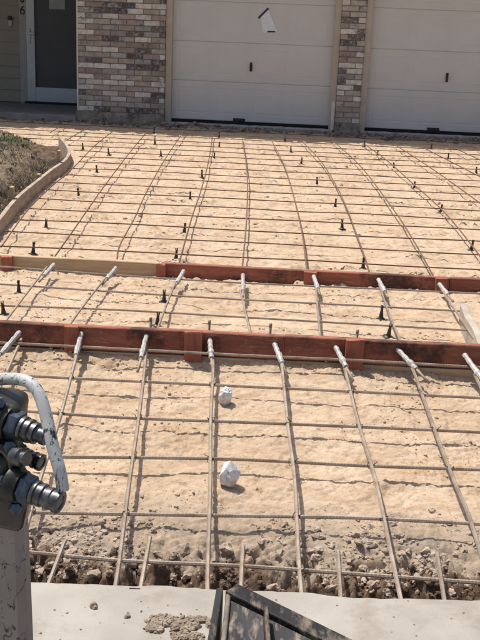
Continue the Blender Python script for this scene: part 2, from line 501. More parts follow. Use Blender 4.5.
def sand_height(X, Y, lum=1.0):
    z = (fbm(X * 1.1, Y * 1.1, 2, 1) - .5) * 0.016
    z += (fbm(X * 6, Y * 8, 3, 5) - .5) * 0.008
    # broken crust: small scarps where plates of sand have lifted
    wx = X + (fbm(X * 6, Y * 6, 3, 25) - .5) * .22; wy = Y + (fbm(X * 6, Y * 6, 3, 26) - .5) * .22
    c1 = fbm(wx * 2.6, wy * 4.4, 5, 27)
    z += sstep(c1, .50, .515) * 0.0035 + sstep(c1, .60, .612) * .005 + sstep(c1, .41, .425) * .0035
    c2 = fbm(wx * 8.0, wy * 11.0, 4, 29)
    z += sstep(c2, .56, .58) * 0.004 - sstep(c2, .35, .33) * .004
    # crumbly bits, in patches
    patch = np.clip((fbm(X * 2.4, Y * 3.1, 3, 40) - 0.50) * 7, 0.12, 1)
    cr = np.abs(fbm(X * 26, Y * 30, 4, 21) - .5) * 2
    z += patch * (cr ** 1.2) * (0.012 + .014 * lum)
    z += (np.abs(fbm(X * 70, Y * 76, 3, 23) - .5) * 2) * 0.005 * (.4 + patch)
    dn = fbm(X * 4.2, Y * 5.2, 3, 60)
    z -= np.clip(dn - 0.66, 0, 1) * 0.06
    pk = fbm(X * 15, Y * 19, 4, 47)
    z += lum * (sstep(pk, .60, .66) * .010 * patch + sstep(pk, .64, .70) * .008)
    z -= lum * sstep(pk, .36, .32) * .008 * (.3 + patch)
    z += (1 - lum) * ((np.abs(fbm(X * 120, Y * 130, 2, 51) - .5) * 2) ** 1.5 * .006 * (.25 + patch) - sstep(np.abs(fbm(wx * 5, wy * 8, 4, 53) - .5), .022, .0) * .006)
    return z - .008

def dist_to_line(X, Y, pts):
    best = np.full(X.shape, 1e9); sgn = np.ones(X.shape)
    for a, b in zip(pts[:-1], pts[1:]):
        dx, dy = b.x - a.x, b.y - a.y; L2 = dx * dx + dy * dy + 1e-12
        t = np.clip(((X - a.x) * dx + (Y - a.y) * dy) / L2, 0, 1)
        ex = X - (a.x + t * dx); ey = Y - (a.y + t * dy)
        d = np.hypot(ex, ey)
        s = np.sign(dx * (Y - a.y) - dy * (X - a.x))
        upd = d < best
        best = np.where(upd, d, best); sgn = np.where(upd, s, sgn)
    return best * sgn            # positive on the left hand of the line

Y_SPLIT = YF + 1.75
def lum_at(Y): return .12 + .78 * sstep(Y, YF + .3, Y_SPLIT + .1)
# near ground: fine apron grid, then the pavement strip
def near_patch(name, y0, y1, step):
    xs = np.arange(-2.6, 2.7, step); ys = np.arange(y0, y1, step)
    X, Y = np.meshgrid(xs, ys)
    Z = sand_height(X, Y, lum_at(Y))
    Z += np.where(Y < YF, -SLOPE * (YF - Y), 0.0)
    dE = Y - edge_y(X)
    wob = (fbm(X * 3, Y * 0 + 3, 3, 9) - .5) * 0.34
    tr = np.clip((0.40 + wob - dE) / 0.26, 0, 1); tr = tr * tr * (3 - 2 * tr)
    hole = np.clip((0.20 + wob * .4 - dE) / 0.16, 0, 1)
    cl = np.abs(fbm(X * 13, Y * 13, 5, 31) - .5) * 2
    ck = fbm(X * 11 + 3 * fbm(X * 5, Y * 5, 2, 34), Y * 11, 5, 35)
    lum = 1 - np.abs(fbm(X * 9, Y * 10, 5, 33) - .5) * 2
    Z += tr * (-0.085 + lum * 0.055 - cl * 0.05 + (sstep(ck, .50, .53) + sstep(ck, .6, .63)) * .018
               + (np.abs(fbm(X * 34, Y * 34, 4, 43) - .5)) * .10) - hole * 0.06
    ckl = np.abs(fbm(X * 7 + 2 * fbm(X * 6, Y * 6, 2, 37), Y * 9, 5, 38) - .5)
    Z -= np.clip(tr * 1.6, 0, 1) * np.clip(1 - ckl / .055, 0, 1) * .085 * sstep(fbm(X * 4, Y * 4, 2, 39), .34, .46)
    Z -= np.where(dE < 0, 0.08, 0.0)
    Z += np.exp(-((Y - (YF - 0.05)) / 0.06) ** 2) * 0.018 * (0.4 + fbm(X * 6, Y * 6, 3, 70))
    clay = np.clip((0.31 + wob * .8 + (fbm(X * 4, Y * 4, 3, 12) - .5) * 0.2 - dE) / 0.12, 0, 1)
    grey = np.clip((0.66 - dE) / 0.25, 0, 1)
    o = grid_obj(name, xs, ys, Z, SAND, {'clay': clay, 'grey': grey}); o['kind'] = 'structure'
    return xs, ys, Z, step
YM = YF + .03
PATCH = [near_patch('ground_apron', 2.35, YM + .0066, 0.0066), near_patch('ground_strip', YM, Y_SPLIT + .02, 0.011)]
def near_z(x, y):
    xs, ys, Z, st = PATCH[0] if y < YM else PATCH[1]
    i = int(np.clip((x - xs[0]) / st, 0, len(xs) - 1)); j = int(np.clip((y - ys[0]) / st, 0, len(ys) - 1))
    return float(Z[j, i])

# far ground: the driveway bed up to the garage
FS = 0.0165
xf = np.arange(-6.0, 6.2, FS); yf = np.arange(Y_SPLIT, WALL_A.y + .3, FS)
X, Y = np.meshgrid(xf, yf)
ZF = sand_height(X, Y, lum_at(Y))
dW = -((X - WALL_A.x) * NDIR.x + (Y - WALL_A.y) * NDIR.y)            # distance in front of the garage wall
rub = np.clip((0.42 + (fbm(X * 2, Y * 2, 2, 15) - .5) * 0.5 - dW) / 0.25, 0, 1)
ZF += rub * (np.abs(fbm(X * 10, Y * 10, 4, 50) - .5) * 0.10)
dB = dist_to_line(X, Y, BANKP)
ZF = np.where((dB > 0.02) & (dB < 3) & (Y < BANKP[-1].y), ZF - 0.20 * np.clip((BANKP[-1].y - Y) / .8, 0, 1), ZF)
clayF = np.where((dB > 0.02) & (dB < 3) & (Y < BANKP[-1].y), 1.0, rub * 0.55)
greyF = np.clip(rub * 1.4, 0, 1)
far_ground = grid_obj('ground_driveway', xf, yf, ZF, SAND, {'clay': clayF, 'grey': greyF})
far_ground['kind'] = 'structure'
def far_z(x, y):
    i = int(np.clip((x - xf[0]) / FS, 0, len(xf) - 1)); j = int(np.clip((y - yf[0]) / FS, 0, len(yf) - 1))
    return float(ZF[j, i])
def ground_z(x, y):
    return near_z(x, y) if y < Y_SPLIT else far_z(x, y)

# wide earth sheet underneath, out to the horizon
EARTH = mat('earth_and_lawn', (0.10, 0.11, 0.045), (0.16, 0.12, 0.075), rough=0.95, scale=0.5, bump=0.4, bscale=8, bdist=0.05)
bm = bmesh.new()
vs = [bm.verts.new(v) for v in ((-600, -600, -0.62), (600, -600, -0.62), (600, 900, -0.62), (-600, 900, -0.62))]
bm.faces.new(vs)
g = link('ground', bm_mesh(bm, 'ground'), EARTH); g['kind'] = 'structure'

# lawn level either side and behind, so the bed does not end in the air
bm = bmesh.new()
add_box(bm, (-30, 3.0, -0.60), (-2.61, 5.6, -0.02)); add_box(bm, (-30, 5.6, -0.60), (-6.0, 40, -0.03))
add_box(bm, (2.70, 3.0, -0.60), (30, 5.6, -0.02)); add_box(bm, (6.2, 5.6, -0.60), (30, 40, -0.03))
g = link('lawn', bm_mesh(bm, 'lawn'), EARTH); g['kind'] = 'structure'

# street slab in the foreground: wavy broken front edge
xe = np.arange(-6, 6.01, 0.02)
ye = edge_y(xe) + (fbm(xe * 9, xe * 0 + 2, 4, 77) - .5) * 0.030
vs = []; fs = []
rows = [(0.0, -0.012), (-0.012, 0.0), (-0.12, 0.001), (-0.6, -0.002), (-1.6, -0.01), (-6.0, -0.03)]
n = len(xe)
for i in range(n):
    vs.append((xe[i], ye[i] - 0.005 * math.sin(xe[i] * 40), SLAB_Z - 0.26))
for dy, dz in rows:
    for i in range(n):
        vs.append((xe[i], ye[i] + dy, SLAB_Z + dz))
for r in range(len(rows)):
    for i in range(n - 1):
        fs.append((r * n + i, r * n + i + 1, (r + 1) * n + i + 1, (r + 1) * n + i))
me = bpy.data.meshes.new('road'); me.from_pydata(vs, [], fs); me.update()
bm = bmesh.new(); bm.from_mesh(me); bmesh.ops.recalc_face_normals(bm, faces=bm.faces); bm.to_mesh(me); bm.free()
slab = link('road', me, CONC); slab['kind'] = 'structure'

# ---------------------------------------------------------------- house
house = empty('house', (WALL_A.x, WALL_A.y, 0), (0, 0, -SKEW))
tag(house, 'brick-fronted house with two closed garage doors and a shaded front door', 'house')
def uz(px, py, n=0.0):
    """wall coordinates (u along the wall, z up) of a pixel on the plane n behind the wall face"""
    d = ray(px, py)
    o = WALL_A + NDIR * n
    t = (o - CAM).dot(NDIR) / d.dot(NDIR)
    p = CAM + d * t - WALL_A
    return p.dot(UDIR), p.z

U_L = uz(78, 60)[0]             # left corner of the brickwork
U_D1 = uz(164.5, 90)[0]         # first garage opening
U_D1b = uz(337, 90)[0]
U_D2 = uz(361, 90)[0]
U_D2b = U_D2 + (U_D1b - U_D1)
U_R = U_D2b + 0.9
ZTOP = 2.6
FLOOR = 0.055
OPEN_H = 2.22
FOOT = 0.16

BRK = {}
def brick_materials():
    kw = dict(rough=0.9, scale=14, bump=0.5, bscale=50, stain=(0.10, 0.09, 0.085), stain_scale=7, stain_lo=.58, stain_hi=.66)
    BRK['tan'] = mat('brick_tan', (0.47, 0.41, 0.345), (0.34, 0.285, 0.235), rnd=0.16, spots=(0.20, 0.165, 0.15), spot_scale=26, spot_lo=0.62, spot_hi=0.72, **kw)
    BRK['pink'] = mat('brick_rose', (0.42, 0.335, 0.29), (0.31, 0.24, 0.205), rnd=0.18, spots=(0.18, 0.15, 0.15), spot_scale=22, spot_lo=0.62, spot_hi=0.70, **kw)
    BRK['grey'] = mat('brick_greyish', (0.44, 0.41, 0.38), (0.30, 0.275, 0.255), rnd=0.16, spots=(0.16, 0.14, 0.14), spot_scale=18, spot_lo=0.58, spot_hi=0.68, **kw)
    BRK['pale'] = mat('brick_whitewashed', (0.74, 0.69, 0.62), (0.54, 0.48, 0.42), rnd=0.10, spots=(0.32, 0.27, 0.23), spot_scale=30, spot_lo=0.62, spot_hi=0.72, **kw)
    BRK['dark'] = mat('brick_charred', (0.20, 0.175, 0.17), (0.085, 0.075, 0.078), rnd=0.22, spots=(0.40, 0.34, 0.30), spot_scale=24, spot_lo=0.52, spot_hi=0.60, **kw)
brick_materials()
BLEN, BH, JT = 0.228, 0.0735, 0.010
def brick_mesh(mname, L, seed):
    bm = bmesh.new()
    add_box(bm, (0, 0, 0), (L, 0.06, BH - JT), 0.004)
    rr = random.Random(seed)
    for v in bm.verts:
        v.co += Vector((rr.uniform(-1, 1) * .0025, rr.uniform(-1, 1) * .002, rr.uniform(-1, 1) * .002))
    me = bm_mesh(bm, 'brick'); me.materials.append(BRK[mname]); return me
_bc = {}
def brick(parent, u, z, L, mname, y=-0.004):
    key = (mname, round(L, 2), random.randrange(3))
    if key not in _bc: _bc[key] = brick_mesh(mname, round(L, 2), hash(key) % 999)
    o = bpy.data.objects.new('brick', _bc[key]); C.objects.link(o); o.parent = parent
    o.location = (u, y + random.uniform(-.003, .003), z)

def brick_kind(u, z, wide):
    r = random.random()
    low = z < 0.66
    if z < FOOT + 1.1 * BH: return 'dark' if r < .3 else ('pale' if r < .45 else 'tan')
    if low:
        return 'pale' if r < .44 else ('tan' if r < .66 else ('pink' if r < .78 else ('dark' if r < .92 else 'grey')))
    return 'pale' if r < .24 else ('tan' if r < .47 else ('pink' if r < .66 else ('grey' if r < .84 else 'dark')))

def brick_panel(name, u0, u1, z1):
    wl = box_obj(name, (u0 + .006, 0.012, 0.0), (u1 - .006, 0.24, z1), MORTAR, house)
    nrow = int((z1 - FOOT) / BH)
    for r in range(nrow):
        z = FOOT + r * BH
        u = u0; first = True
        off = (r % 2) * 0.5 * BLEN
        while u < u1 - 0.012:
            L = BLEN - JT
            if first and off: L = off - JT
            first = False
            if u + L > u1: L = u1 - u
            if u1 - (u + L) < 0.05: L = u1 - u
            if L > 0.03:
                brick(wl, u, z, L, brick_kind(u, z, u1 - u0))
            u += L + JT
    return wl
brick_panel('brick_wall', U_L, U_D1, OPEN_H)
brick_panel('brick_pillar', U_D1b, U_D2, OPEN_H)
# plain rest of the front wall (right end and above the openings)
box_obj('end_wall', (U_D2b, 0.0, 0.0), (U_R, 0.24, OPEN_H), MORTAR, house)
box_obj('lintel_wall', (U_L, 0.003, OPEN_H), (U_R, 0.243, ZTOP), SIDING, house)
# footing under the brickwork
FOOTM = mat('stained_footing', (0.42, 0.36, 0.285), (0.20, 0.165, 0.13), rough=0.95, scale=9, bump=0.7, bscale=40, bdist=0.012,
            spots=(0.07, 0.06, 0.05), spot_scale=12, spot_lo=0.55, spot_hi=0.68)
def footing(u0, u1, n0, n1, z0, z1):
    nx = max(4, int((u1 - u0) / 0.03)); bm = bmesh.new()
    ring = []
    for i in range(nx + 1):
        u = u0 + (u1 - u0) * i / nx
        wv = lambda s: (mnoise.noise(Vector((u * 9, s, 0.3)))) * 0.016
        ring.append([bm.verts.new(v) for v in ((u, n1, z0), (u, n0 + wv(1), z0), (u, n0 + wv(2) + .004, z1 + wv(3) * .5), (u, n1, z1))])
    for a, b in zip(ring[:-1], ring[1:]):
        for k in range(4):
            bm.faces.new((a[k], b[k], b[(k + 1) % 4], a[(k + 1) % 4]))
    bm.faces.new(ring[0]); bm.faces.new(list(reversed(ring[-1])))
    bmesh.ops.recalc_face_normals(bm, faces=bm.faces)
    return link('footing', bm_mesh(bm, 'footing'), FOOTM, house)
footing(U_L - 0.02, U_D1 + 0.0, -0.045, 0.011, -0.08, FOOT - 0.003)
footing(U_D1b + 0.0, U_D2 - 0.0, -0.045, 0.011, -0.08, FOOT - 0.003)

# garage floor slab with its broken front edge
SLABE = mat('garage_slab', (0.52, 0.475, 0.42), (0.33, 0.28, 0.235), rough=0.9, scale=12, bump=0.5, bscale=60, bdist=0.006)
bm = bmesh.new(); nx = 260; rows_ = []
for i in range(nx + 1):
    u = U_D1 - .0 + (U_D2b - U_D1) * i / nx
    a = -0.02 + mnoise.noise(Vector((u * 6, 1.7, 0))) * 0.03 + mnoise.noise(Vector((u * 21, 4.7, 0))) * 0.012
    zz = FLOOR + mnoise.noise(Vector((u * 9, 8.1, 0))) * 0.006
    if U_D1b - .02 < u < U_D2 + .02: a = 0.05
    rows_.append([bm.verts.new(v) for v in ((u, a + .01, -0.09), (u, a, zz - .008), (u, a + .012, zz), (u, 0.9, zz), (u, 0.9, -0.09))])
for a, b in zip(rows_[:-1], rows_[1:]):
    for k in range(4): bm.faces.new((a[k], b[k], b[k + 1], a[k + 1]))
bmesh.ops.recalc_face_normals(bm, faces=bm.faces)
link('garage_floor', bm_mesh(bm, 'garage_floor'), SLABE, house)

def garage_door(u0, u1, lift_px, bottom_px):
    n0 = 0.13
    jw = 0.075
    d = box_obj('garage_door', (u0 + .02, n0 + 0.035, FLOOR + .02), (u1 - .02, n0 + 0.06, OPEN_H), DOORPAINT, house)
    w0, w1 = u0 + jw, u1 - jw
    nsec = 4; zb = FLOOR + 0.045; sh = (OPEN_H - zb) / nsec
    for s in range(nsec):
        bm = bmesh.new()
        W = w1 - w0
        # face as a grid with four pressed panels
        m_, gcol = 0.075, 0.085
        pw = (W - 2 * m_ - 3 * gcol) / 4
        z0, z1 = 0.0, sh - 0.003
        ucuts = [0.0]
        for k in range(4):
            a = m_ + k * (pw + gcol); ucuts += [a, a + .018, a + .034, a + pw - .034, a + pw - .018, a + pw]
        ucuts.append(W)
        zc = [z0, z0 + .012, z0 + .085, z0 + .103, z0 + .119, z1 - .119, z1 - .103, z1 - .085, z1 - .012, z1]
        dep = {}
        def depth(ui, zi):
            if zi in (0, len(zc) - 1): return 0.004
            if ui in (0, len(ucuts) - 1): return 0.0
            kk = (ui - 1) % 6
            a = min(kk, 5 - kk); b = min(zi - 2, len(zc) - 3 - zi)
            v = min(a, b)
            if b < 0: return 0.0
            if v <= 0: return 0.0
            return 0.0035 if v == 1 else 0.0005
        vv = [[bm.verts.new((ucuts[i], depth(i, j), zc[j])) for i in range(len(ucuts))] for j in range(len(zc))]
        for j in range(len(zc) - 1):
            for i in range(len(ucuts) - 1):
                bm.faces.new((vv[j][i], vv[j][i + 1], vv[j + 1][i + 1], vv[j + 1][i]))
        # returns to the back so that the section has thickness
        back = 0.034
        bl = [bm.verts.new(v) for v in ((0, back, z0), (W, back, z0), (W, back, z1), (0, back, z1))]
        bm.faces.new(list(reversed(bl)))
        bm.faces.new([vv[0][i] for i in range(len(ucuts))][::-1] + [bl[0], bl[1]])
        bm.faces.new([vv[-1][i] for i in range(len(ucuts))] + [bl[2], bl[3]])
        o = link('door_section', bm_mesh(bm, 'door_section'), DOORPAINT, d)
        o.location = (w0, n0, zb + s * sh)
    box_obj('bottom_seal', (w0, n0 + 0.004, FLOOR - .004), (w1, n0 + 0.034, FLOOR + 0.043), RUBBER, d)
    # stops at both sides and the top
    box_obj('door_jamb', (u0 + .001, 0.03, FLOOR - .02), (w0 + .012, n0 - .003, OPEN_H - .001), JAMB, d, 0.004)
    box_obj('door_jamb', (w1 - .012, 0.03, FLOOR - .02), (u1 - .001, n0 - .003, OPEN_H - .001), JAMB, d, 0.004)
    # lock handle and lift handle
    hu, hz = uz(*lift_px, n0)
    bm = bmesh.new(); add_box(bm, (hu - .017, n0 - .012, hz - .06), (hu + .017, n0 + .002, hz + .06), .005)
    add_box(bm, (hu - .009, n0 - .045, hz - .05), (hu + .009, n0 - .013, hz + .03), .005)
    link('lock_handle', bm_mesh(bm, 'lock_handle'), PLASTIC, d)
    hu, hz = uz(*bottom_px, n0)
    bm = bmesh.new(); add_box(bm, (hu - .085, n0 - .004, hz - .03), (hu + .085, n0 + .003, hz + .03), .003)
    add_box(bm, (hu - .075, n0 - .032, hz - .008), (hu + .075, n0 - .005, hz + .022), .006)
    link('lift_handle', bm_mesh(bm, 'lift_handle'), PLASTIC, d)
    return d
d1 = garage_door(U_D1, U_D1b, (251, 67), (239, 120.5))
d2 = garage_door(U_D2, U_D2b, (447, 77.5), (433, 130))
# replaced foot of the right jamb of the first door: bare white primed wood
box_obj('jamb_patch', (U_D1b - .060, 0.016, FLOOR), (U_D1b - .012, 0.029, 0.44), WHITETRIM, d1, 0.003)

# porch recess with siding, storm door
PD = 1.45
PZ = 0.10
u_in = U_L
porch = box_obj('porch_floor', (u_in - 6.0, -0.06, -0.10), (u_in - 0.021, PD + .3, PZ), PORCHMAT, house, 0.006)
box_obj('porch_edge', (u_in - 6.0, -0.085, -0.10), (u_in - 0.021, -0.063, PZ - .012), CONC, house, 0.006)
box_obj('porch_side_wall', (u_in + .02, 0.245, PZ), (u_in + 0.16, PD + .3, ZTOP), SIDING, house)
box_obj('corner_trim', (u_in - .018, -0.004, PZ + .001), (u_in + .002, 0.24, OPEN_H - .002), WHITETRIM, house)
def pz(px, py): return uz(px, py, PD)
du0 = pz(27.5, 60)[0]
du1 = U_L + .10
# storm door
sd = box_obj('storm_door', (du0 + .01, PD - .01, PZ + .03), (du1, PD + .03, 2.15), SCREEN, house)
st_u = pz(36, 60)[0]
rail = pz(50, 87.5)[1]
bm = bmesh.new()
add_box(bm, (du0 + .004, PD - .05, PZ + .028), (st_u, PD - .011, 2.2), .004)
add_box(bm, (st_u + .001, PD - .05, PZ + .028), (du1, PD - .011, rail), .004)
link('door_frame', bm_mesh(bm, 'door_frame'), STORM, sd)
box_obj('threshold', (du0 - .02, PD - .12, PZ + .001), (du1, PD - .052, PZ + .026), RUBBER, sd)
hu, hz = pz(30, 33)
bm = bmesh.new(); add_box(bm, (hu - .012, PD - .066, hz - .16), (hu + .022, PD - .051, hz + .07), .005); add_box(bm, (hu - .008, PD - .10, hz - .02), (hu + .10, PD - .067, hz + .015), .006)
link('door_handle', bm_mesh(bm, 'door_handle'), STORM, sd)
a = pz(49.5, 9); b = pz(65, 0)
box_obj('window_notice', (a[0], PD - .013, a[1]), (b[0], PD - .0105, a[1] + .26), mat('notice_paper', (0.42, 0.46, 0.46), rough=.7), sd)
# casing and siding planks
cu0 = pz(20.5, 60)[0]
cas = box_obj('door_casing', (cu0, PD - .035, PZ), (du0, PD + .06, 2.3), CASING, house, .004)
pl = 0.178
zz = PZ + .01
lapw = box_obj('sided_wall', (u_in - 6.0, PD + .02, PZ), (cu0 - .002, PD + .1, ZTOP), SIDING, house)
while zz < 2.5:
    bm = bmesh.new()
    x0, x1 = u_in - 6.0, cu0 - .004
    v = [bm.verts.new(c) for c in ((x0, PD - .022, zz), (x1, PD - .022, zz), (x1, PD - .003, zz + pl + .012), (x0, PD - .003, zz + pl + .012),
                                   (x0, PD + .018, zz), (x1, PD + .018, zz), (x1, PD + .018, zz + pl + .012), (x0, PD + .018, zz + pl + .012))]
    for f in ((0, 1, 2, 3), (5, 4, 7, 6), (4, 5, 1, 0), (3, 2, 6, 7), (1, 5, 6, 2), (4, 0, 3, 7)): bm.faces.new([v[i] for i in f])
    link('siding_plank', bm_mesh(bm, 'siding_plank'), SIDING, lapw)
    zz += pl
# house number: a 0 above a 6, drawn as bent strips
DIGM = mat('number_metal', (0.03, 0.028, 0.026), rough=.4)
def digit(ch, u, z, h):
    wd = h * 0.5; pts = []
    if ch == '0':
        pts = [Vector((u + math.cos(a) * wd * .5, PD - .042, z + h * .5 + math.sin(a) * h * .5)) for a in np.linspace(0, 2 * math.pi, 25)]
    else:
        low = [Vector((u + math.cos(a) * wd * .5, PD - .042, z + h * .3 + math.sin(a) * h * .3)) for a in np.linspace(math.pi, -math.pi, 21)]
        top = [Vector((u + wd * .30, PD - .042, z + h)), Vector((u - wd * .12, PD - .042, z + h * .82)), Vector((u - wd * .42, PD - .042, z + h * .56))]
        pts = top + low
    return tube_obj('house_number', pts, h * .075, DIGM, cas, 6)
hu, hz = pz(23.2, 14.2)
digit('6', hu, hz, 0.115)
digit('0', hu, hz + 0.175, 0.115)
# doorbell camera
hu, hz = pz(11, 26.5)
db = box_obj('doorbell', (hu - .030, PD - .050, hz), (hu + .030, PD - .023, hz + .15), mat('doorbell_body', (0.50, 0.48, 0.44), rough=.4), lapw, .008)
db2 = box_obj('doorbell_lens', (hu - .031, PD - .055, hz + .088), (hu + .031, PD - .022, hz + .152), PLASTIC, lapw, .008)
# eaves and roof
OVER = 0.28
box_obj('eave_soffit', (U_L - 6.2, -OVER, ZTOP), (U_R + .5, PD + .5, ZTOP + .04), SOFFIT, house)
box_obj('fascia', (U_L - 6.2, -OVER - .03, ZTOP - .02), (U_R + .5, -OVER - .001, ZTOP + .16), SOFFIT, house)
bm = bmesh.new()
x0, x1 = U_L - 6.25, U_R + .55
v = [bm.verts.new(c) for c in ((x0, -OVER - .05, ZTOP + .165), (x1, -OVER - .05, ZTOP + .165), (x1, 6, ZTOP + 2.3), (x0, 6, ZTOP + 2.3),
                               (x1, 12.5, ZTOP + .165), (x0, 12.5, ZTOP + .165))]
for f in ((0, 1, 2, 3), (3, 2, 4, 5), (0, 3, 5), (1, 4, 2), (0, 5, 4, 1)): bm.faces.new([v[i] for i in f])
link('roof', bm_mesh(bm, 'roof'), ROOFMAT, house)
box_obj('back_wall', (U_L - 6.0, 11.9, -0.5), (U_R, 12.1, ZTOP + .1), SIDING, house)
box_obj('side_wall', (U_R - .2, 0.25, -0.5), (U_R - .003, 11.89, ZTOP), SIDING, house)
box_obj('side_wall', (U_L - 6.0, PD + .11, -0.5), (U_L - 5.8, 11.89, ZTOP), SIDING, house)

# paper taped to the first garage door
N0 = 0.13
def wall_pt(px, py, n): 
    u, z = uz(px, py, n); return WALL_A + UDIR * u + NDIR * n + Vector((0, 0, z))
pc = [wall_pt(x, y, N0 - .004) for x, y in ((260.5, 17), (268, 8.5), (277.5, 31), (263, 33))]
pc2 = [p - NDIR * .004 for p in pc]
nt_root = empty('paper_notice', wall_pt(269, 33, N0 - .004))
tag(nt_root, 'crooked white paper sheet taped to the garage door beside the brick wall', 'paper')
def sheet(name, pts, pull, material, parent):
    bm = bmesh.new()
    a = [bm.verts.new(p - parent.location) for p in pts]; b = [bm.verts.new(p - NDIR * pull - parent.location) for p in pts]
    bm.faces.new(list(reversed(a))); bm.faces.new(b)
    for k in range(len(pts)): bm.faces.new((a[k], a[(k + 1) % len(pts)], b[(k + 1) % len(pts)], b[k]))
    bmesh.ops.recalc_face_normals(bm, faces=bm.faces)
    return link(name, bm_mesh(bm, name), material, parent)
sheet('sheet', pc, .003, PAPER, nt_root)
sheet('tape', [wall_pt(x, y, N0 - .008) for x, y in ((258, 17.5), (268, 7.5), (269, 9), (259, 19))], .002, BLUETAPE, nt_root)
sheet('tape', [wall_pt(x, y, N0 - .008) for x, y in ((267.5, 31), (275, 31), (275, 32.3), (267.5, 32.3))], .002, BLUETAPE, nt_root)

# ---------------------------------------------------------------- form boards
def board_run(root, name, p0, p1, height, thick, material, sink=0.0):
    """board from foot p0 to foot p1, local x along the run"""
    d = (p1 - p0); L = d.length
    me_pts = [Vector((L * k / 10, 0.004 * math.sin(k * 1.1), -sink)) for k in range(11)]
    o = plank(name, me_pts, height + sink, thick, material, root)
    o.location = p0 - root.location
    o.rotation_euler = (0, -math.asin(d.z / L), math.atan2(d.y, d.x))
    return o

def stake_obj(root, px0, px1, pytop, board_h, front_pt):
    a = on_z(px0, pytop, board_h + .006); b = on_z(px1, pytop, board_h + .006)
    wd = abs(b.x - a.x)
    bm = bmesh.new()
    add_box(bm, (-wd / 2, -.030, -.06), (wd / 2, 0.0, board_h + .012), .003)
    for v in bm.verts:
        if v.co.z > 0: v.co.z += random.uniform(-.004, .004); v.co.x += random.uniform(-.002, .002)
    for v in add_box(bm, (-wd / 2 + .001, -.029, -.30), (wd / 2 - .001, -.001, -.061)):
        if v.co.z < -.2: v.co.x *= 0.2
    o = link('stake', bm_mesh(bm, 'stake'), STAKE, root)
    xm = (a.x + b.x) / 2
    o.location = front_pt(xm) - root.location
    return o

# front board (taller, red), runs on past both sides of the picture
FB_H = 0.135
FBpx = [(-70, 350.5), (0, 352.5), (240, 360.5), (480, 369), (560, 371.5)]
f0 = on_z(-60, 319.2, FB_H); f1 = on_z(560, 350.2, FB_H)
fa = Vector((f0.x, f0.y, 0)); fb = Vector((f1.x, f1.y, 0))
YF_LINE = lambda x: fa.y + (fb.y - fa.y) * (x - fa.x) / (fb.x - fa.x)
front = empty('form_board', fa)
tag(front, 'tall red-brown form board with stakes at the top of the sloping apron', 'board')
joint = 0.62
pj = fa.lerp(fb, 0.56)
board_run(front, 'plank', fa + Vector((0, 0, .022)), pj + Vector((-.0003, 0, .022)), FB_H - .022, .038, REDWOOD)
board_run(front, 'plank', pj + Vector((.0003, .001, .022)), fb + Vector((0, 0, .022)), FB_H - .022, .038, REDWOOD)
board_run(front, 'packing_strip', fa + Vector((0, -.008, -.03)), fb + Vector((0, -.008, -.03)), .050, .03, PINE)
for a, b, t in ((64, 79, 327), (184.5, 202.5, 334), (346, 364, 341)):
    stake_obj(front, a, b, t, FB_H - .004, lambda x: Vector((x, YF_LINE(x) - .0065, 0)))

# rear board (2x4): pine at the left, red further right
RB_H = 0.088
r0 = on_z(-60, 252, RB_H); r1 = on_z(560, 283.5, RB_H)
ra = Vector((r0.x, r0.y, 0)); rb = Vector((r1.x, r1.y, 0))
YR_LINE = lambda x: ra.y + (rb.y - ra.y) * (x - ra.x) / (rb.x - ra.x)
rear = empty('form_board', ra)
tag(rear, 'low form board, pale pine at one end and red beyond, across the driveway bed', 'board')
xj = on_z(161, 262, RB_H).x; t1 = (xj - ra.x) / (rb.x - ra.x)
xk = on_z(448, 275, RB_H).x; t2 = (xk - ra.x) / (rb.x - ra.x)
o = board_run(rear, 'plank', ra, ra.lerp(rb, t1 - .002), RB_H, .038, PINE, .03); o['label'] = 'pale unpainted pine plank'
board_run(rear, 'plank', ra.lerp(rb, t1), ra.lerp(rb, t2 - .001), RB_H, .038, REDWOOD, .03)
board_run(rear, 'plank', ra.lerp(rb, t2), rb, RB_H, .038, REDWOOD, .03)
for a, b, t in ((-1, 11, 259), (156, 165, 267), (304, 317, 273), (436, 447, 279)):
    stake_obj(rear, a, b, t, RB_H - .012, lambda x: Vector((x, YR_LINE(x) - .004, 0)))

# curved form along the planting bed
def ribbon(name, pts, z0, z1, thick, material, parent):
    vs = []; fs = []; n = len(pts)
    for i, p in enumerate(pts):
        t = (pts[min(i + 1, n - 1)] - pts[max(0, i - 1)]); nrm = Vector((-t.y, t.x, 0)).normalized()
        q = p + nrm * thick
        zt = z1 + 0.0015 * math.sin(i * .35)
        vs += [(p.x, p.y, z0), (q.x, q.y, z0), (q.x, q.y, zt), (p.x, p.y, zt)]
    for i in range(n - 1):
        for k in range(4):
            k2 = (k + 1) % 4
            fs.append((4 * i + k, 4 * i + k2, 4 * (i + 1) + k2, 4 * (i + 1) + k))
    fs.append((3, 2, 1, 0)); fs.append(tuple(4 * (n - 1) + k for k in range(4)))
    me = bpy.data.meshes.new(name); me.from_pydata([tuple(Vector(v) - parent.location) for v in vs], [], fs); me.update()
    bm = bmesh.new(); bm.from_mesh(me); bmesh.ops.recalc_face_normals(bm, faces=bm.faces); bm.to_mesh(me); bm.free()
    return link(name, me, material, parent)
curved = empty('curved_form_board', BANKP[0])
tag(curved, 'weathered grey form board bending round the soil bed beside the driveway', 'board')
ribbon('plank', BANKP, -.04, FORM_H, .03, GREYWOOD, curved)
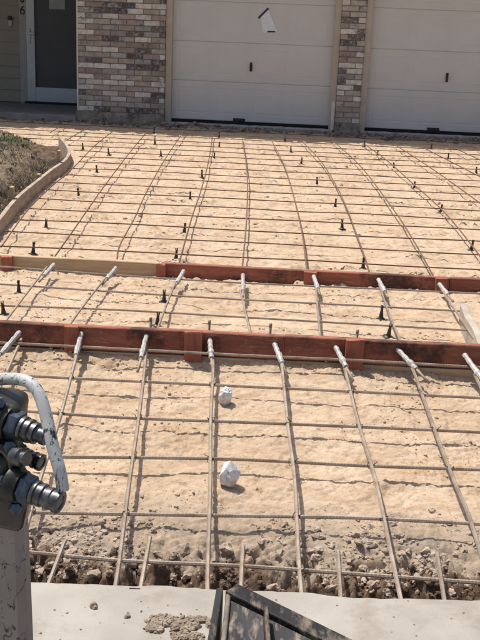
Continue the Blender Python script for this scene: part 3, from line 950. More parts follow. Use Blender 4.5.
for px, py, up in ((18, 199, .09), (59.5, 162, .11), (45, 176, .02)):
    p = on_z(px, py, FORM_H)
    i = min(range(len(BANKP)), key=lambda k: (BANKP[k].x - p.x) ** 2 + (BANKP[k].y - p.y) ** 2)
    t = (BANKP[min(i + 1, len(BANKP) - 1)] - BANKP[max(0, i - 1)]).normalized(); nrm = Vector((-t.y, t.x, 0))
    c = BANKP[i] + nrm * .034
    bm = bmesh.new(); add_box(bm, (-.032, .0, -.2), (.032, .03, FORM_H + up), .003)
    for v in bm.verts:
        if v.co.z < -.1: v.co.x *= .2
    o = link('stake', bm_mesh(bm, 'stake'), PINE, curved); o.location = c - curved.location; o.rotation_euler = (0.03, 0, math.atan2(t.y, t.x))

# pale board end at the right edge of the pavement strip
pr = empty('side_form_board', on_z(474, 352, 0.0))
tag(pr, 'dusty pale board standing on edge between the two red form boards', 'board')
q0 = on_z(466.5, 304, .10); q1 = on_z(494, 357, .10)
q0 = Vector((q0.x, q0.y, 0)); q1 = Vector((q1.x, q1.y, 0))
board_run(pr, 'plank', q1 - (q1 - q0) * .08, q0, .10, .036, PALEWOOD, .03)

# ---------------------------------------------------------------- reinforcing mats
BAR_H = 0.060
def ribbed(pts, r, pitch=0.012):
    pts = catmull(pts, pitch * .5)
    return pts, [r * (1.0 if i % 2 else 0.88) for i in range(len(pts))]

def wobble(pts, amp):
    out = []
    for i, p in enumerate(pts):
        q = p.copy()
        if 0 < i < len(pts) - 1:
            q.z += random.uniform(-amp, amp); q.x += random.uniform(-amp, amp) * .6
        out.append(q)
    return out

def bar(root, name, px, h, r, material, rib=True, extend=(0, 0)):
    P = [G(x, y, h) for x, y in px]
    if extend[0]: P[0] = P[0] + (P[0] - P[1]).normalized() * extend[0]
    if extend[1]: P[-1] = P[-1] + (P[-1] - P[-2]).normalized() * extend[1]
    P = wobble(P, .004)
    P = [p - root.location for p in P]
    if rib:
        pts, rad = ribbed(P, r)
        o = tube_obj(name, pts, rad, material, root, 6, False)
    else:
        pts = catmull(P, 0.15)
        o = tube_obj(name, pts, r, material, root, 6, True)
    return o

def extend_px(px, x0, x1):
    """run a cross bar on straight to the given pixel columns"""
    px = list(px)
    a, b = px[0], px[1]
    if x0 < a[0]: px = [(x0, a[1] + (b[1] - a[1]) * (x0 - a[0]) / (b[0] - a[0]))] + px
    a, b = px[-2], px[-1]
    if x1 > b[0]: px = px + [(x1, b[1] + (b[1] - a[1]) * (x1 - b[0]) / (b[0] - a[0]))]
    return px

# apron mat
am = empty('rebar_mat', G(240, 470, 0)); tag(am, 'heavy grey rebar mat on the sloping apron beside the concrete street', 'rebar')
ABARS = [[(22, 338), (8, 368), (-14, 420), (-32, 470)],
         [(81, 342), (77, 357), (59, 420), (41, 480), (26, 532), (14, 580)],
         [(147, 342), (144, 378), (137, 428), (130, 480), (120, 556), (115, 590)],
         [(211, 345), (213, 367), (211, 418), (210, 480), (208, 555), (207.5, 596)],
         [(280, 347), (283, 372), (288, 425), (294, 480), (299, 555), (302, 598)],
         [(341, 352), (345, 369), (359, 425), (375, 480), (391, 555), (401.5, 602)],
         [(405, 360), (414, 372), (435, 430), (457, 487), (470, 519), (496, 605)],
         [(470, 362), (480, 384), (505, 432), (532, 490), (560, 545)]]
for px in ABARS: bar(am, 'long_bar', px, BAR_H + .007, .0078, GREYBAR)
TBARS = [[(0, 343.5), (120, 348.5), (240, 354.5), (360, 361), (480, 367)],
         [(35, 376.5), (120, 381), (240, 386.5), (360, 392.5), (480, 398)],
         [(30, 412), (120, 417), (240, 421.5), (360, 427), (480, 432)],
         [(65, 457), (120, 458), (240, 460.5), (360, 465.5), (480, 470.5)],
         [(60, 512), (240, 515), (360, 519), (480, 525)],
         [(28, 553), (120, 560), (240, 567), (360, 574.5), (480, 582)]]
for i, px in enumerate(TBARS):
    bar(am, 'cross_bar', extend_px(px, -60, 550), BAR_H - .007 + (.02 if i == 0 else 0) + (.012 if i == 5 else 0), .0066, GREYBAR)

# ties where apron bars cross
def seg_x(p, q, a, b):
    d = (q[0] - p[0]) * (b[1] - a[1]) - (q[1] - p[1]) * (b[0] - a[0])
    if abs(d) < 1e-9: return None
    t = ((a[0] - p[0]) * (b[1] - a[1]) - (a[1] - p[1]) * (b[0] - a[0])) / d
    s = ((a[0] - p[0]) * (q[1] - p[1]) - (a[1] - p[1]) * (q[0] - p[0])) / d
    return (p[0] + t * (q[0] - p[0]), p[1] + t * (q[1] - p[1])) if 0 <= t <= 1 and 0 <= s <= 1 else None
def tie_mesh():
    pts = [Vector((math.cos(a) * .0125, math.sin(a) * .0125 * (1 if i % 2 else .9), .002 + .010 * math.cos(2 * a))) for i, a in enumerate(np.linspace(0, 2 * math.pi * .98, 15))]
    pts += [Vector((.016, .004, .014)), Vector((.020, .010, .020))]
    vs, fs = tube_data(pts, .0013, 5)
    me = bpy.data.meshes.new('tie_wire'); me.from_pydata([tuple(v) for v in vs], [], fs); me.materials.append(WIRE); return me
TIE = tie_mesh()
for px in ABARS:
    for tp in TBARS[1:]:
        tp = extend_px(tp, -60, 550)
        hit = None
        for a, b in zip(px[:-1], px[1:]):
            for c, d in zip(tp[:-1], tp[1:]):
                hit = hit or seg_x(a, b, c, d)
        if hit and -10 < hit[0] < 490 and random.random() < .8:
            o = bpy.data.objects.new('tie_wire', TIE); C.objects.link(o); o.parent = am
            o.location = G(hit[0], hit[1], BAR_H + .002) - am.location; o.rotation_euler = (0, 0, random.uniform(0, 6.28))

# pavement strip mat
sm = empty('rebar_mat', G(240, 310, 0)); tag(sm, 'narrow rebar mat lying between the two form boards', 'rebar')
for px in ([(47, 267), (27, 293), (7, 320), (2, 326)], [(108, 275), (90, 298), (72, 322), (68, 328)], [(176, 281), (167, 305), (159, 326), (157, 332)],
           [(240, 290), (245, 312), (250, 331), (251, 336)], [(316, 288), (318, 312), (320, 334), (321, 340)],
           [(379, 284), (389, 312), (399, 339), (401, 344)], [(440, 287), (461, 318), (480, 347), (484, 352)]):
    bar(sm, 'long_bar', px, BAR_H + .006, .0062, GREYBAR, True)
for px in ([(0, 267), (120, 275.5), (240, 283), (360, 288), (480, 293.5)], [(0, 284), (120, 291.5), (240, 299.5), (360, 306), (467, 311.5)],
           [(0, 305.5), (120, 310), (240, 316.5), (360, 323.5), (470, 330.5)]):
    bar(sm, 'cross_bar', extend_px(px, -40, 466 if px[-1][0] < 480 else 520), BAR_H - .006, .0056, GREYBAR, True)

# driveway mat
dm = empty('rebar_mat', G(240, 200, 0)); tag(dm, 'wide rusty rebar mat covering the driveway bed before the garage', 'rebar')
DB = [[(50, 132.5), (58, 128), (66, 124)],
      [(67, 140), (77, 134), (88, 128)],
      [(1, 247), (27, 211), (50, 188), (72, 169), (95, 146), (113, 131)],
      [(53, 259), (77, 225), (100, 192), (119, 166), (134, 147), (147, 132)],
      [(117, 262), (120, 246), (135, 217), (147, 191), (166, 158), (184, 131)],
      [(178, 267), (192, 218), (202, 188), (209, 158), (213, 133)],
      [(242, 271), (247, 213), (247, 171), (242, 137)],
      [(307.5, 274), (300, 221), (285, 168), (272, 141)],
      [(371, 277), (360, 245), (340, 193), (320, 160), (300, 139.5)],
      [(436, 281), (412, 238), (392, 208), (360, 166), (332, 140)],
      [(505, 291), (480, 256), (445, 213), (412, 183), (387, 161), (363, 143)],
      [(545, 250), (480, 203), (437, 172), (400, 148), (393, 144)],
      [(545, 211), (480, 177), (447, 160), (420, 146)],
      [(545, 190), (480, 160), (448, 145)],
      [(540, 168), (475, 146)]]
for px in DB: bar(dm, 'long_bar', px, BAR_H + .005, .0052, RUST, False)
# cross bars: evenly pitched from the rear form board back to the garage
yv0 = G(240, 256, BAR_H).y
pitch = 0.418
k = 0
slope_r = (rb.y - ra.y) / (rb.x - ra.x)
end_y = WALL_A.y - 0.35
def bank_x(y):
    best = None
    for a, b in zip(BANKP[:-1], BANKP[1:]):
        if min(a.y, b.y) <= y <= max(a.y, b.y) and abs(b.y - a.y) > 1e-6:
            x = a.x + (b.x - a.x) * (y - a.y) / (b.y - a.y); best = x if best is None else max(best, x)
    return best
while True:
    yb = yv0 + pitch * k
    if yb > end_y - .2: break
    sk = slope_r * .9 - 0.012 * k / 18
    xl = bank_x(yb + .1)
    if xl is None: xl = -3.9
    xl = xl + random.uniform(.03, .10) if xl > -5 else xl
    xr = 5.6
    n = 14; P = []
    for i in range(n + 1):
        x = xl + (xr - xl) * i / n
        P.append(Vector((x, yb + sk * (x - 0.0) + random.uniform(-.006, .006), BAR_H - .006 + random.uniform(-.006, .004))) - dm.location)
    tube_obj('cross_bar', catmull(P, .2), .0047, RUST, dm, 6, True)
    k += 1

# ---------------------------------------------------------------- dowels through the boards
def dowel(px0, px1, z0, z1, r, label, group, along=0.0):
    a = G(*px0, z0); b = G(*px1, z1)
    root = empty('dowel', b); tag(root, label, 'dowel', group)
    d = (b - a).normalized()
    a2 = a - d * 0.015
    L = (b - a2).length
    pts = []; rad = []
    for i in range(13):
        t = i / 12
        pts.append(a2 + (b - a2) * t - root.location); rad.append(r * (1.0 + .12 * math.sin(i * 2.1 + px0[0]) + (.25 if i in (8, 9) else 0)))
    tube_obj('sleeve', pts, rad, SLEEVE, root, 8, False)
    tube_obj('steel_core', [b - d * .01 - root.location, b + d * .10 - root.location], r * .55, GREYBAR, root, 6)
for a, b in (((18, 334), (1, 354)), ((81, 335), (76, 355)), ((146, 337.5), (141, 358)), ((210, 340.5), (211.5, 358)), ((274.5, 344), (282, 363)),
             ((335, 346), (346, 367)), ((399, 351), (416, 369)), ((466, 357), (482, 379))):
    dowel(a, b, .105, .073, .0115, 'grey sleeved dowel poking through the tall red form board', 'dowels along the tall board')
for a, b in (((53, 265.5), (44, 276)), ((115, 269), (107, 279)), ((183, 272), (177, 283)), ((243, 275.5), (243, 291)), ((314, 277), (318, 289)),
             ((379, 280.5), (385, 292)), ((440, 285), (448, 295))):
    dowel(a, b, .078, .064, .0115, 'grey sleeved dowel poking through the low rear form board', 'dowels along the low board')
# short bars drilled into the street slab
for a, b in (((65, 541), (47, 588)), ((150, 537), (140, 592)), ((243, 546), (240.5, 597)), ((338, 551), (341, 600)), ((437, 553), (445.5, 606))):
    A = G(*a, .085); B = G(*b, .055)
    root = empty('drilled_dowel', B); tag(root, 'short steel bar set into the concrete street edge', 'dowel', 'stub bars along the street edge')
    pts, rad = ribbed([A - root.location, (A + B) / 2 - root.location, B - root.location], .0078)
    tube_obj('steel_bar', pts, rad, GREYBAR, root, 6, False)
# steel pins just behind the front board
for px, top, bot in ((209.5, 320.5, 331), (352.5, 336, 344), (268, 326, 336), (153, 321, 330)):
    base = on_z(px, bot + 14, 0.0)
    base = Vector((base.x, YF_LINE(base.x) + .05, 0))
    root = empty('form_pin', base); tag(root, 'thin steel pin standing behind the tall red form board', 'pin', 'steel pins behind the tall board')
    vs = [Vector((0, 0, -.15)), Vector((0, 0, .05)), Vector((.002, 0, .172 if px < 300 else .16))]
    tube_obj('rod', vs, .006, GREYBAR, root, 6)
    tube_obj('tip', [Vector((.002, 0, .16 if px < 300 else .15)), Vector((.002, 0, .178 if px < 300 else .168))], .007, GREYBAR, root, 6)

# ---------------------------------------------------------------- rebar chairs
def chair_parts():
    base = lathe_mesh('chair_base', [(.030, 0), (.030, .004), (.019, .007), (.011, .012)], 14)
    spike = lathe_mesh('chair_spike', [(.0135, .010), (.0105, .03), (.008, .05), (.0068, .066)], 10)
    bm = bmesh.new()
    add_box(bm, (-.0075, -.006, .064), (-.003, .006, .080), .001); add_box(bm, (.003, -.006, .064), (.0075, .006, .080), .001)
    fork = bm_mesh(bm, 'chair_fork')
    for me in (base, spike, fork): me.materials.append(PLASTIC)
    return base, spike, fork
CB, CSP, CF = chair_parts()
def chair(px, py, label, group, s=1.0):
    p = G(px, py, 0.0); z = ground_z(p.x, p.y)
    root = empty('rebar_chair', (p.x, p.y, z - .004)); tag(root, label, 'rebar chair', group)
    root.scale = (s, s, s); root.rotation_euler = (random.uniform(-.14, .14), random.uniform(-.14, .14), random.uniform(0, 3))
    for nm, me in (('base', CB), ('spike', CSP), ('fork', CF)):
        o = bpy.data.objects.new(nm, me); C.objects.link(o); o.parent = root
for px, py in ((33, 255), (46, 228), (79, 196), (97, 172), (83, 150), (109, 155), (176, 260), (184, 234), (190, 200), (202, 177), (161, 157), (214, 160),
               (155, 144), (219, 147), (154, 133), (219, 138), (285, 142), (291, 152), (301, 164), (317, 184), (335, 207), (342, 229), (363, 270),
               (471, 250), (440, 214), (414, 189), (394, 169), (377, 157), (364, 147), (431, 149), (448, 160), (476, 174)):
    chair(px, py, 'black plastic rebar chair standing on the driveway sand behind the low board', 'rebar chairs on the driveway', 1.0)
for px, py in ((19, 295), (4, 316), (164, 304), (157, 325), (381, 317), (388, 337)):
    chair(px, py, 'black plastic rebar chair on the sand strip between the form boards', 'rebar chairs between the boards', .95)

# ---------------------------------------------------------------- white lumps on the sand
_ico = bmesh.new(); bmesh.ops.create_icosphere(_ico, subdivisions=4, radius=1.0)
ICO4V = np.array([v.co[:] for v in _ico.verts]); ICO4F = np.array([[v.index for v in f.verts] for f in _ico.faces]); _ico.free()
def lump(px, py, r, sx, sz, label):
    p = G(px, py, 0.0); z = ground_z(p.x, p.y)
    rr = np.random.default_rng(int(px) + 5)
    bm = bmesh.new()
    for _ in range(60):
        d = rr.normal(size=3); d /= np.linalg.norm(d); d *= rr.uniform(.82, 1.06)
        bm.verts.new(Vector(d))
    h = bmesh.ops.convex_hull(bm, input=bm.verts)
    bmesh.ops.delete(bm, geom=[g_ for g_ in h['geom_interior'] if isinstance(g_, bmesh.types.BMVert)], context='VERTS')
    for f_ in bm.faces[:]:
        if rr.random() < .45:
            c_ = f_.calc_center_median(); r_ = bmesh.ops.poke(bm, faces=[f_])
            r_['verts'][0].co = c_ * rr.uniform(.80, .97)
    bmesh.ops.bevel(bm, geom=list(bm.edges), offset=.035, segments=1, affect='EDGES', profile=.5)
    for v in bm.verts: v.co = Vector((v.co.x * sx * r, v.co.y * .85 * r, v.co.z * sz * r))
    o = link('white_lump', bm_mesh(bm, 'white_lump'), FOIL); o.location = (p.x, p.y, z + r * sz * .74); o.rotation_euler = (0, rr.uniform(-.3, .3), 0)
    tag(o, label, 'stone')
lump(225, 405, .036, .88, 1.25, 'smaller white faceted lump on the sand near the tall red board')
lump(228.5, 488, .043, .92, 1.30, 'larger white faceted lump lying on the sand of the apron')

# ---------------------------------------------------------------- soil bed with weeds at the left
xb = np.arange(-6.2, -1.2, 0.02); ybk = np.arange(BANKP[0].y - .05, WALL_A.y + .15, 0.02)
X, Y = np.meshgrid(xb, ybk)
dB = dist_to_line(X, Y, BANKP)
ended = Y > BANKP[-1].y
bound = BANKP[-1].x + .02 - (Y - BANKP[-1].y) * 0.75
side = np.where(ended, np.minimum((bound - X), 5), dB - .036)
rise = np.clip(side / 0.75, 0, 1); rise = rise * rise * (3 - 2 * rise)
ditch = np.where(ended, 0, np.exp(-((side - .16) / .20) ** 2))
ZB = 0.0 - ditch * .13 + rise * 0.11 + (fbm(X * 3, Y * 3, 4, 81) - .5) * 0.12 + np.abs(fbm(X * 14, Y * 14, 4, 84) - .5) * 0.07
dWb = -((X - WALL_A.x) * NDIR.x + (Y - WALL_A.y) * NDIR.y)
ZB -= np.clip((0.7 - dWb) / .7, 0, 1) * 0.10
ZB = np.where(ended, ZB - np.clip(1 - side / .4, 0, 1) * .09, ZB)
BANKM = mat('bed_soil', (0.27, 0.20, 0.145), (0.12, 0.085, 0.06), rough=0.95, scale=6, detail=9, bump=0.8, bscale=45, bdist=0.015,
            spots=(0.06, 0.042, 0.03), spot_scale=5, spot_lo=0.54, spot_hi=0.66, attr=('humus_shade', (0.030, 0.021, 0.016)))
humus_shade = np.clip(ditch * 1.7 - .2 + (fbm(X * 5, Y * 5, 3, 99) - .5) * 1.0, 0, 1)  # dark soil of the ditch, with its deep shade painted into the colour
keep = (side > 0.0) & (dWb > 0.12)
bed = grid_obj('soil_bed', xb, ybk, ZB, BANKM, {'humus_shade': humus_shade}, None, keep); bed['kind'] = 'structure'
def bed_z(x, y):
    i = int(np.clip((x - xb[0]) / .02, 0, len(xb) - 1)); j = int(np.clip((y - ybk[0]) / .02, 0, len(ybk) - 1))
    return float(ZB[j, i]), float(side[j, i])

def blades(name, spots, hgt, wid, material, label, lean=.5):
    V = []; Fc = []; n = 0
    for (x, y) in spots:
        z, s = bed_z(x, y)
        if s < .01: continue
        h = hgt * random.uniform(.5, 1.3); a = random.uniform(0, 6.28); ln = random.uniform(.1, lean) * h
        wv = Vector((math.cos(a + 1.57), math.sin(a + 1.57), 0)) * wid * random.uniform(.6, 1.2)
        d = Vector((math.cos(a), math.sin(a), 0)) * ln
        b = Vector((x, y, z - .01))
        V += [b - wv, b + wv, b + d * .35 + Vector((0, 0, h * .6)) + wv * .7, b + d * .35 + Vector((0, 0, h * .6)) - wv * .7, b + d + Vector((0, 0, h * (1 - .28 * ln / h)))]
        Fc += [(n, n + 1, n + 2, n + 3), (n + 3, n + 2, n + 4)]; n += 5
    me = bpy.data.meshes.new(name); me.from_pydata([tuple(v) for v in V], [], Fc); me.update()
    o = link(name, me, material); tag(o, label, 'grass', None, 'stuff'); return o
def cluster(px, py, sx, sy, n):
    c = on_z(px, py, .12)
    return [(random.gauss(c.x, sx), random.gauss(c.y, sy)) for _ in range(n)]
GREEN = mat('grass_green', (0.10, 0.15, 0.035), (0.07, 0.10, 0.03), rough=.7, scale=3)
STRAW = mat('grass_dry', (0.34, 0.26, 0.13), (0.21, 0.15, 0.075), rough=.8, scale=4)
DARKLEAF = mat('root_dark', (0.05, 0.04, 0.025), (0.09, 0.07, 0.04), rough=.9, scale=4)
blades('green_grass', cluster(8, 138, .15, .34, 1500) + cluster(3, 150, .12, .4, 400), .05, .0035, GREEN, 'short green grass on the soil bed near the porch', 1.3)
blades('dry_grass', cluster(20, 158, .24, .5, 1300) + cluster(4, 182, .2, .45, 1000) + cluster(42, 156, .14, .3, 250), .042, .0024, STRAW, 'dry straw-coloured grass on the soil bed behind the curved board', 3.0)
blades('dark_weeds', cluster(30, 172, .10, .3, 500) + cluster(12, 190, .10, .25, 400), .05, .003, DARKLEAF, 'dark tangled roots beside the curved form board', 2.5)
# clods on the bed
it = []
for _ in range(500):
    x = random.uniform(-4.6, -2.2); y = random.uniform(7.5, 13)
    z, s = bed_z(x, y)
    if s > .03: it.append((x, y, z, random.uniform(.01, .035)))
DARKSOIL = mat('dark_clod', (0.15, 0.10, 0.07), (0.07, 0.048, 0.036), rough=.95, scale=14, bump=.6, bscale=60)
tag(lumps_obj('soil_clods', it, DARKSOIL, True), 'loose dark clods scattered on the soil bed', 'soil', None, 'stuff')
# black bag-like lump near the porch
pb = on_z(6, 124, .1)

# ---------------------------------------------------------------- crumbs and clods on the sand
def sand_mat(name, c1, c2): return mat(name, c1, c2, rough=.95, scale=18, bump=1.0, bscale=90, bdist=.008)
CRUMB = sand_mat('sand_crumb', (0.53, 0.41, 0.30), (0.42, 0.315, 0.22))
CLODG = sand_mat('grey_clod', (0.44, 0.355, 0.275), (0.29, 0.22, 0.165))
CLODB = sand_mat('brown_clod', (0.165, 0.108, 0.074), (0.075, 0.047, 0.033))
it = []
while len(it) < 6000:
    x = random.uniform(-1.6, 1.8); y = random.uniform(2.7, Y_SPLIT)
    if vnoise(np.array([x * 4.1]), np.array([y * 5.1]), 5)[0] < random.uniform(.5, 1.0): continue
    r = min(.0085, .0016 * random.paretovariate(2.0))
    it.append((x, y, near_z(x, y) + r * .2, r))
while len(it) < 7200:
    x = random.uniform(-1.6, 1.8); y = YF - abs(random.gauss(0, .06)) - .01
    r = min(.010, .0024 * random.paretovariate(1.9)); it.append((x, y, near_z(x, y) + r * .2, r))
tag(lumps_obj('sand_crumbs', it, CRUMB), 'small sandy crumbs scattered over the apron bed', 'soil', None, 'stuff')
it = []
while len(it) < 1400:
    x = random.uniform(-4.5, 4.5); y = random.uniform(Y_SPLIT, WALL_A.y - .3)
    if dist_to_line(np.array([[x]]), np.array([[y]]), BANKP)[0, 0] > 0 and y < BANKP[-1].y: continue
    if vnoise(np.array([x * 1.7]), np.array([y * 1.7]), 8)[0] < random.uniform(.3, .9): continue
    r = min(.018, .0035 * random.paretovariate(2.1))
    it.append((x, y, far_z(x, y) + r * .15, r))
tag(lumps_obj('sand_crumbs', it, CRUMB), 'small sandy crumbs scattered over the driveway bed', 'soil', None, 'stuff')
itg = []; itb = []
def clod_ok(x, d, sd):
    return vnoise(np.array([x * 6.0 + sd]), np.array([d * 9.0]), 19)[0] > random.uniform(.2, .75)
while len(itg) < 5200:
    x = random.uniform(-1.4, 1.5); d = abs(random.gauss(.33, .11)); y = float(edge_y(np.array([x]))[0]) + d
    if d > .62 or d < .17 or not clod_ok(x, d, 3): continue
    r = min(.015, .0020 * random.paretovariate(1.4)); itg.append((x, y, near_z(x, y) - r * .1, r))
for _ in range(70):
    x = random.uniform(-.6, 1.4) if random.random() < .8 else random.uniform(-1.2, 0); d = random.uniform(.16, .42); y = float(edge_y(np.array([x]))[0]) + d
    r = random.uniform(.013, .026); itg.append((x, y, near_z(x, y) - r * .15, r))
tag(lumps_obj('grey_clods', itg, CLODG, True), 'broken grey clods piled along the trench at the street edge', 'soil', None, 'stuff')
while len(itb) < 4200:
    x = random.uniform(-1.4, 1.5); d = random.uniform(.0, .27); y = float(edge_y(np.array([x]))[0]) + d
    if not clod_ok(x, d, 9): continue
    r = min(.014, .0020 * random.paretovariate(1.4)); itb.append((x, y, near_z(x, y) - r * .1, r))
tag(lumps_obj('brown_clods', itb, CLODB, True), 'damp brown clods in the trench beside the street', 'soil', None, 'stuff')
# rubble along the garage
itw = []
for _ in range(700):
    u = random.uniform(U_L - .6, U_D2b); dd = abs(random.gauss(.12, .14)) + .05
    p = WALL_A + UDIR * u - NDIR * dd
    r = min(.045, .009 * random.paretovariate(1.7)); itw.append((p.x, p.y, far_z(p.x, p.y) + r * .2, r))
RUBM = sand_mat('rubble', (0.36, 0.29, 0.225), (0.15, 0.10, 0.075))
tag(lumps_obj('rubble', itw, RUBM, True), 'broken rubble along the foot of the garage', 'rubble', None, 'stuff')
# spilled dirt on the street
its = []
tries = 0
while len(its) < 2200 and tries < 40000:
    tries += 1
    px = 180 + 34 * random.uniform(-1, 1); py = 626 + 15 * random.uniform(-1, 1)
    e = ((px - 181) / 30) ** 2 + ((py - 626) / 12) ** 2
    nn_ = float(fbm(np.array([px * .09]), np.array([py * .16]), 3, 66)[0])
    if e + (nn_ - .5) * 3.0 > .75: continue
    p = on_z(px, py, SLAB_Z)
    r = min(.010, .0016 * random.paretovariate(1.6))
    its.append((p.x, p.y, SLAB_Z + r * .2 + max(0, .6 - e) * .008 * random.random(), r))
for _ in range(40):
    p = on_z(random.uniform(40, 470), random.uniform(600, 640), SLAB_Z); r = random.uniform(.0015, .004)
    its.append((p.x, p.y, SLAB_Z + r * .3, r))
for px, py, r in ((95, 607, .013), (127, 617, .010), (141, 612, .004)):
    p = on_z(px, py, SLAB_Z); its.append((p.x, p.y, SLAB_Z + r * .4, r))
tag(lumps_obj('spilled_soil', its, sand_mat('spill_soil', (0.34, 0.275, 0.21), (0.19, 0.145, 0.105)), True), 'small heap of spilled soil on the concrete street', 'soil', None, 'stuff')
# pink survey chalk dab on the street edge
PINK = mat('pink_chalk', (0.55, 0.22, 0.29), (0.40, 0.30, 0.29), rough=.9, scale=60)
p0 = on_z(129, 588.0, SLAB_Z); p1 = on_z(140, 589.0, SLAB_Z)
bm = bmesh.new(); add_box(bm, (p0.x, p0.y - .004, SLAB_Z + .002), (p1.x, p0.y + .001, SLAB_Z + .004), .0008)
link('chalk_mark', bm_mesh(bm, 'chalk_mark'), PINK, slab)

# ---------------------------------------------------------------- loader (arm, hydraulic couplers, bucket corner)
ARMM = mat('chipped_white_paint', (0.34, 0.30, 0.275), (0.22, 0.19, 0.172), rough=.65, scale=5, bump=.25, bscale=50,
           spots=(0.10, 0.085, 0.075), spot_scale=14, spot_lo=.66, spot_hi=.72, bdist=.002, scratch=(0.03, 0.027, 0.026), scr_scale=20, scr_w=.0055, stretch=(1, 1, .55))
TUBEM = mat('chipped_tube_paint', (0.54, 0.555, 0.57), (0.36, 0.36, 0.355), rough=.5, scale=9, bump=.2, bscale=60,
            spots=(0.02, 0.019, 0.018), spot_scale=38, spot_lo=.57, spot_hi=.62, stretch=(1.4, 1.4, .4), bdist=.002, scratch=(0.04, .038, .036), scr_scale=22, scr_w=.012)
CAST = mat('greasy_cast_iron', (0.060, 0.063, 0.055), (0.020, 0.021, 0.018), rough=.45, metal=.45, scale=10, bump=.4, bscale=45, bdist=.004,
           spots=(0.13, 0.12, 0.10), spot_scale=18, spot_lo=.58, spot_hi=.70)
BRIGHT = mat('worn_coupler_steel', (0.20, 0.205, 0.215), (0.07, 0.07, 0.074), rough=.42, metal=.85, scale=32, bump=.25, bscale=90, bdist=.0015,
             spots=(0.02, 0.019, 0.018), spot_scale=40, spot_lo=.56, spot_hi=.64)
NUTM = mat('zinc_nut', (0.16, 0.20, 0.26), (0.05, 0.06, 0.075), rough=.4, metal=.75, scale=25, spots=(0.02, 0.02, 0.02), spot_scale=30, spot_lo=.55, spot_hi=.65)
GREASE = mat('black_grease', (0.012, 0.012, 0.012), (0.03, 0.028, 0.025), rough=.22, scale=20, bump=.5, bscale=40, bdist=.004, spec=.6)
BUCK = mat('worn_black_bucket', (0.016, 0.017, 0.020), (0.035, 0.034, 0.034), rough=.55, metal=.0, spec=.12, scale=9, bump=.8, bscale=50, bdist=.004,
           spots=(0.17, 0.135, 0.105), spot_scale=34, spot_lo=.47, spot_hi=.62, stretch=(1, .3, 1))
BPANEL = mat('bucket_scraped_panel', (0.020, 0.022, 0.028), (0.045, 0.044, 0.046), rough=.5, spec=.14, scale=11, bump=.5, bscale=40, bdist=.003,
             spots=(0.26, 0.21, 0.165), spot_scale=30, spot_lo=.50, spot_hi=.68, stretch=(1.8, .5, 1))
BEDGE = mat('bucket_worn_edge', (0.26, 0.215, 0.17), (0.10, 0.085, 0.075), rough=.5, metal=.5, scale=14, bump=.3, bscale=60, bdist=.002)
LD = 1.45
foot = at_depth(0, 600, LD); foot.z = SLAB_Z
loader = empty('loader', foot)
tag(loader, 'scuffed white loader arm with hydraulic couplers and black bucket on the street', 'loader')
def lp(px, py, zc): return at_depth(px, py, zc) - loader.location
# arm: tapering welded box section standing on its foot
top = at_depth(21.5, 512, LD + .0); tr_ = top - loader.location
x_r = tr_.x
bm = bmesh.new()
prof = [(-.004, .0, .004, .0)]
zt = tr_.z
vs = []
for z, xr, yb in ((0.0, x_r + .006, .05), (zt * .35, x_r + .004, .05), (zt * .75, x_r + .002, .045), (zt, x_r, .04)):
    vs.append([bm.verts.new((xr - .19, tr_.y, z)), bm.verts.new((xr - .012, tr_.y, z)), bm.verts.new((xr, tr_.y + .012, z)), bm.verts.new((xr, tr_.y + yb, z)), bm.verts.new((xr - .19, tr_.y + yb, z))])
for a, b in zip(vs[:-1], vs[1:]):
    for k in range(5): bm.faces.new((a[k], a[(k + 1) % 5], b[(k + 1) % 5], b[k]))
bm.faces.new(list(reversed(vs[0]))); bm.faces.new(vs[-1])
link('lift_arm', bm_mesh(bm, 'lift_arm'), ARMM, loader)

def axis_obj(name, a, b, prof, material, parent, sides=20, smooth=True):
    """lathe from point a to b; prof: (radius, fraction)"""
    d = b - a; L = d.length
    me = lathe_mesh(name, [(r, t * L) for r, t in prof], sides)
    o = link(name, me, material, parent)
    if smooth and sides > 8:
        me.polygons.foreach_set('use_smooth', [len(p.vertices) == 4 for p in me.polygons])
        me.set_sharp_from_angle(angle=R(35))
    o.location = a; o.rotation_euler = d.to_track_quat('Z', 'Y').to_euler()
    return o
